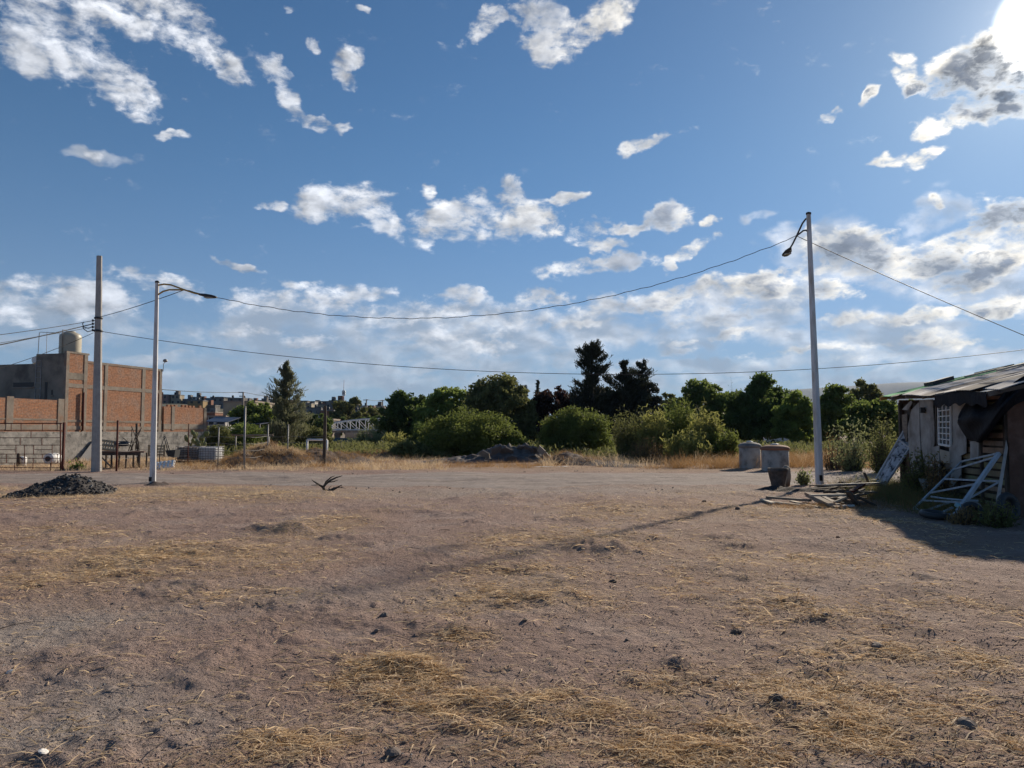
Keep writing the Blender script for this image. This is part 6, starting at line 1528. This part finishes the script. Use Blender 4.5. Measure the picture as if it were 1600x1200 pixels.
tufts('dry_grass', 'short dry grass by the dark mound and the reeds foot', region(700, 1130, 722, 733, 300, 7, .46), 'straworange', .15, .35, 16, .15, .004, 7)
# grass growing on the dirt mounds
def mound_grass(obname, mt, n, seed, label, zmin=.15):
    o_ = bpy.data.objects[obname]; vv = np.array([tuple(v.co) for v in o_.data.vertices])+np.array(o_.location); vv = vv[vv[:,2] > zmin]
    g = np.random.default_rng(seed); c = vv[g.integers(len(vv), size=n)]; X = np.repeat(c[:,0],14); Y = np.repeat(c[:,1],14); Z = np.repeat(c[:,2],14); m=len(X); off=g.normal(size=(m,2))*.09; hh_=g.uniform(.12,.45,m)
    dv=np.stack([g.normal(size=m)*.45,g.normal(size=m)*.45,np.ones(m)],1); dv/=np.linalg.norm(dv,axis=1)[:,None]
    strands('mound_grass', np.stack([X+off[:,0],Y+off[:,1],Z-.05],1), dv, hh_, .009*g.uniform(.6,1.4,m), dv*np.array([.4,.4,-.3]), hh_*0, LM[mt], label, 'grass')
def mound_grass_old(pts, mt, n, seed, label):
    g = np.random.default_rng(seed); P = []
    for px, py, wpx, dep, hh_ in pts: p = gnd(px, py); P.append((p.x, p.y+dep, wpx/F*p.y, dep, hh_))
    X=[];Y=[];Z=[]
    for _ in range(n):
        x, y, rx, ry, h_ = P[g.integers(len(P))]; a = g.uniform(0, 6.28); r = math.sqrt(g.random())*1.1; X.append(x+rx*r*math.cos(a)); Y.append(y+ry*r*math.sin(a)); Z.append(h_*max(0,1-r*.72)**.85*.72)
    X=np.repeat(X,14); Y=np.repeat(Y,14); Z=np.repeat(Z,14); m=len(X); off=g.normal(size=(m,2))*.1; hh_=g.uniform(.15,.5,m)
    dv=np.stack([g.normal(size=m)*.45,g.normal(size=m)*.45,np.ones(m)],1); dv/=np.linalg.norm(dv,axis=1)[:,None]
    strands('mound_grass', np.stack([X+off[:,0],Y+off[:,1],Z-.03],1), dv, hh_, .009*g.uniform(.6,1.4,m), dv*np.array([.4,.4,-.3]), hh_*0, LM[mt], label, 'grass')
mound_grass('dirt_mound', 'straworange', 520, 3, 'orange brown grass covering the grassy dirt mound')
mound_grass('dirt_mound', 'straw', 220, 4, 'paler dry grass along the crest of the grassy mound', .5)
mound_grass('dirt_mound.001', 'straworange', 160, 14, 'sparse dry grass on the bare brown mound', .2)
mound_grass('dirt_mound.002', 'straworange', 90, 15, 'few dry tufts on the dark smooth mound', .2)
mound_grass('earth_bank', 'straworange', 420, 5, 'dry grass on the long earth bank')
field_tufts()
# weeds round the shack
def near_pts(pts, n, seed, sp):
    g = np.random.default_rng(seed); return np.array([[pts[k][0]+g.normal()*sp, pts[k][1]+g.normal()*sp] for k in g.integers(len(pts), size=n)])
sh_pts = [tuple((sw(s, .6, 0))[:2]) for s in np.linspace(-.3, 7.2, 14)]+[tuple((sw(s, 1.2, 0))[:2]) for s in np.linspace(0, 7, 10)]
tufts('weeds', 'dull olive weeds growing along the foot of the shack', near_pts(sh_pts, 520, 8, .35), 'olive', .15, .55, 16, .12, .004, 8)
tufts('weeds', 'dry brown weeds tangled along the foot of the shack', near_pts(sh_pts, 420, 9, .40), 'dry', .15, .5, 14, .12, .004, 9)
tufts('weeds', 'short dry grass around the lumber pile', near_pts([tuple(gnd(x, 793)[:2]) for x in range(1230, 1480, 12)], 420, 10, .35), 'straworange', .06, .16, 14, .1, .003, 10, .7)
shrub('dark olive bush growing against the shack below the window', 1437, 700, 26, 18.2, 'olive', 3600, 71, (.06,.025), 70, leafspread=.09, group='bushes at the shack')
shrub('brown dry bush between the shack panels and the steel frame', 1460, 712, 20, 17.2, 'dry', 2200, 72, (.05,.02), 60, leafspread=.08, group='bushes at the shack')
shrub('low olive weeds at the foot of the tyres', 1552, 780, 26, 13.6, 'olive', 1500, 73, (.05,.02), 50, leafspread=.06, group='bushes at the shack')
shrub('dry brown weed in front of the steel frame hub', 1500, 790, 22, 13.9, 'dry', 1200, 74, (.045,.015), 46, leafspread=.05, group='bushes at the shack')
shrub('small bright green weed near the foot of the concrete utility pole', 122, 724, 9, 33.5, 'bright', 500, 75, (.09,.05), 20, leafspread=.08, name='weed', cat='plant', group='weeds')
# low scrub filling the flat land between the verge and the trees
def scrub():
    g = np.random.default_rng(17); n = 900; px = g.uniform(300, 1460, n); Y = g.uniform(46, 74, n); X = (px-800)/F*Y; per = 60; C = np.stack([np.repeat(X,per), np.repeat(Y,per), np.zeros(n*per)],1); m=len(C); C[:,0]+=g.normal(size=m)*.45; C[:,1]+=g.normal(size=m)*.45; hmax=np.repeat(g.uniform(.3,.95,n),per); C[:,2]=g.random(m)*hmax
    A = rdirs(g,m); A[:,2]=np.abs(A[:,2])+.4; A/=np.linalg.norm(A,axis=1)[:,None]; B = np.cross(A, rdirs(g,m)); B/=np.linalg.norm(B,axis=1)[:,None]; s=g.uniform(.06,.16,m)[:,None]
    o = quads('scrub', C, A*s, B*s*.22, LM['olive'], None, (0,50,0)); tag(o, 'low olive scrub covering the flat land under the trees', 'ground cover', kind='stuff')
scrub()
# ---------------------------------------------------------------- air
def haze():
    m = bpy.data.materials.new('haze_air'); m.use_nodes = True; N, L = m.node_tree.nodes, m.node_tree.links; N.clear(); v = N.new('ShaderNodeVolumePrincipled'); o = N.new('ShaderNodeOutputMaterial')
    v.inputs['Color'].default_value = (.40,.64,1,1); v.inputs['Density'].default_value = HAZE_DENSITY; v.inputs['Anisotropy'].default_value = .0; L.new(v.outputs[0], o.inputs['Volume'])
    b = MB(); b.box(-9200, 9200, -9200, 9200, -40, 640); h = b.build('haze', m, None, origin=(0,0,-40)); h['kind'] = 'stuff'; h['label'] = 'pale blue air haze that fades the far hills'; h['category'] = 'haze'
HAZE_DENSITY = .00006
if HAZE_DENSITY: haze()
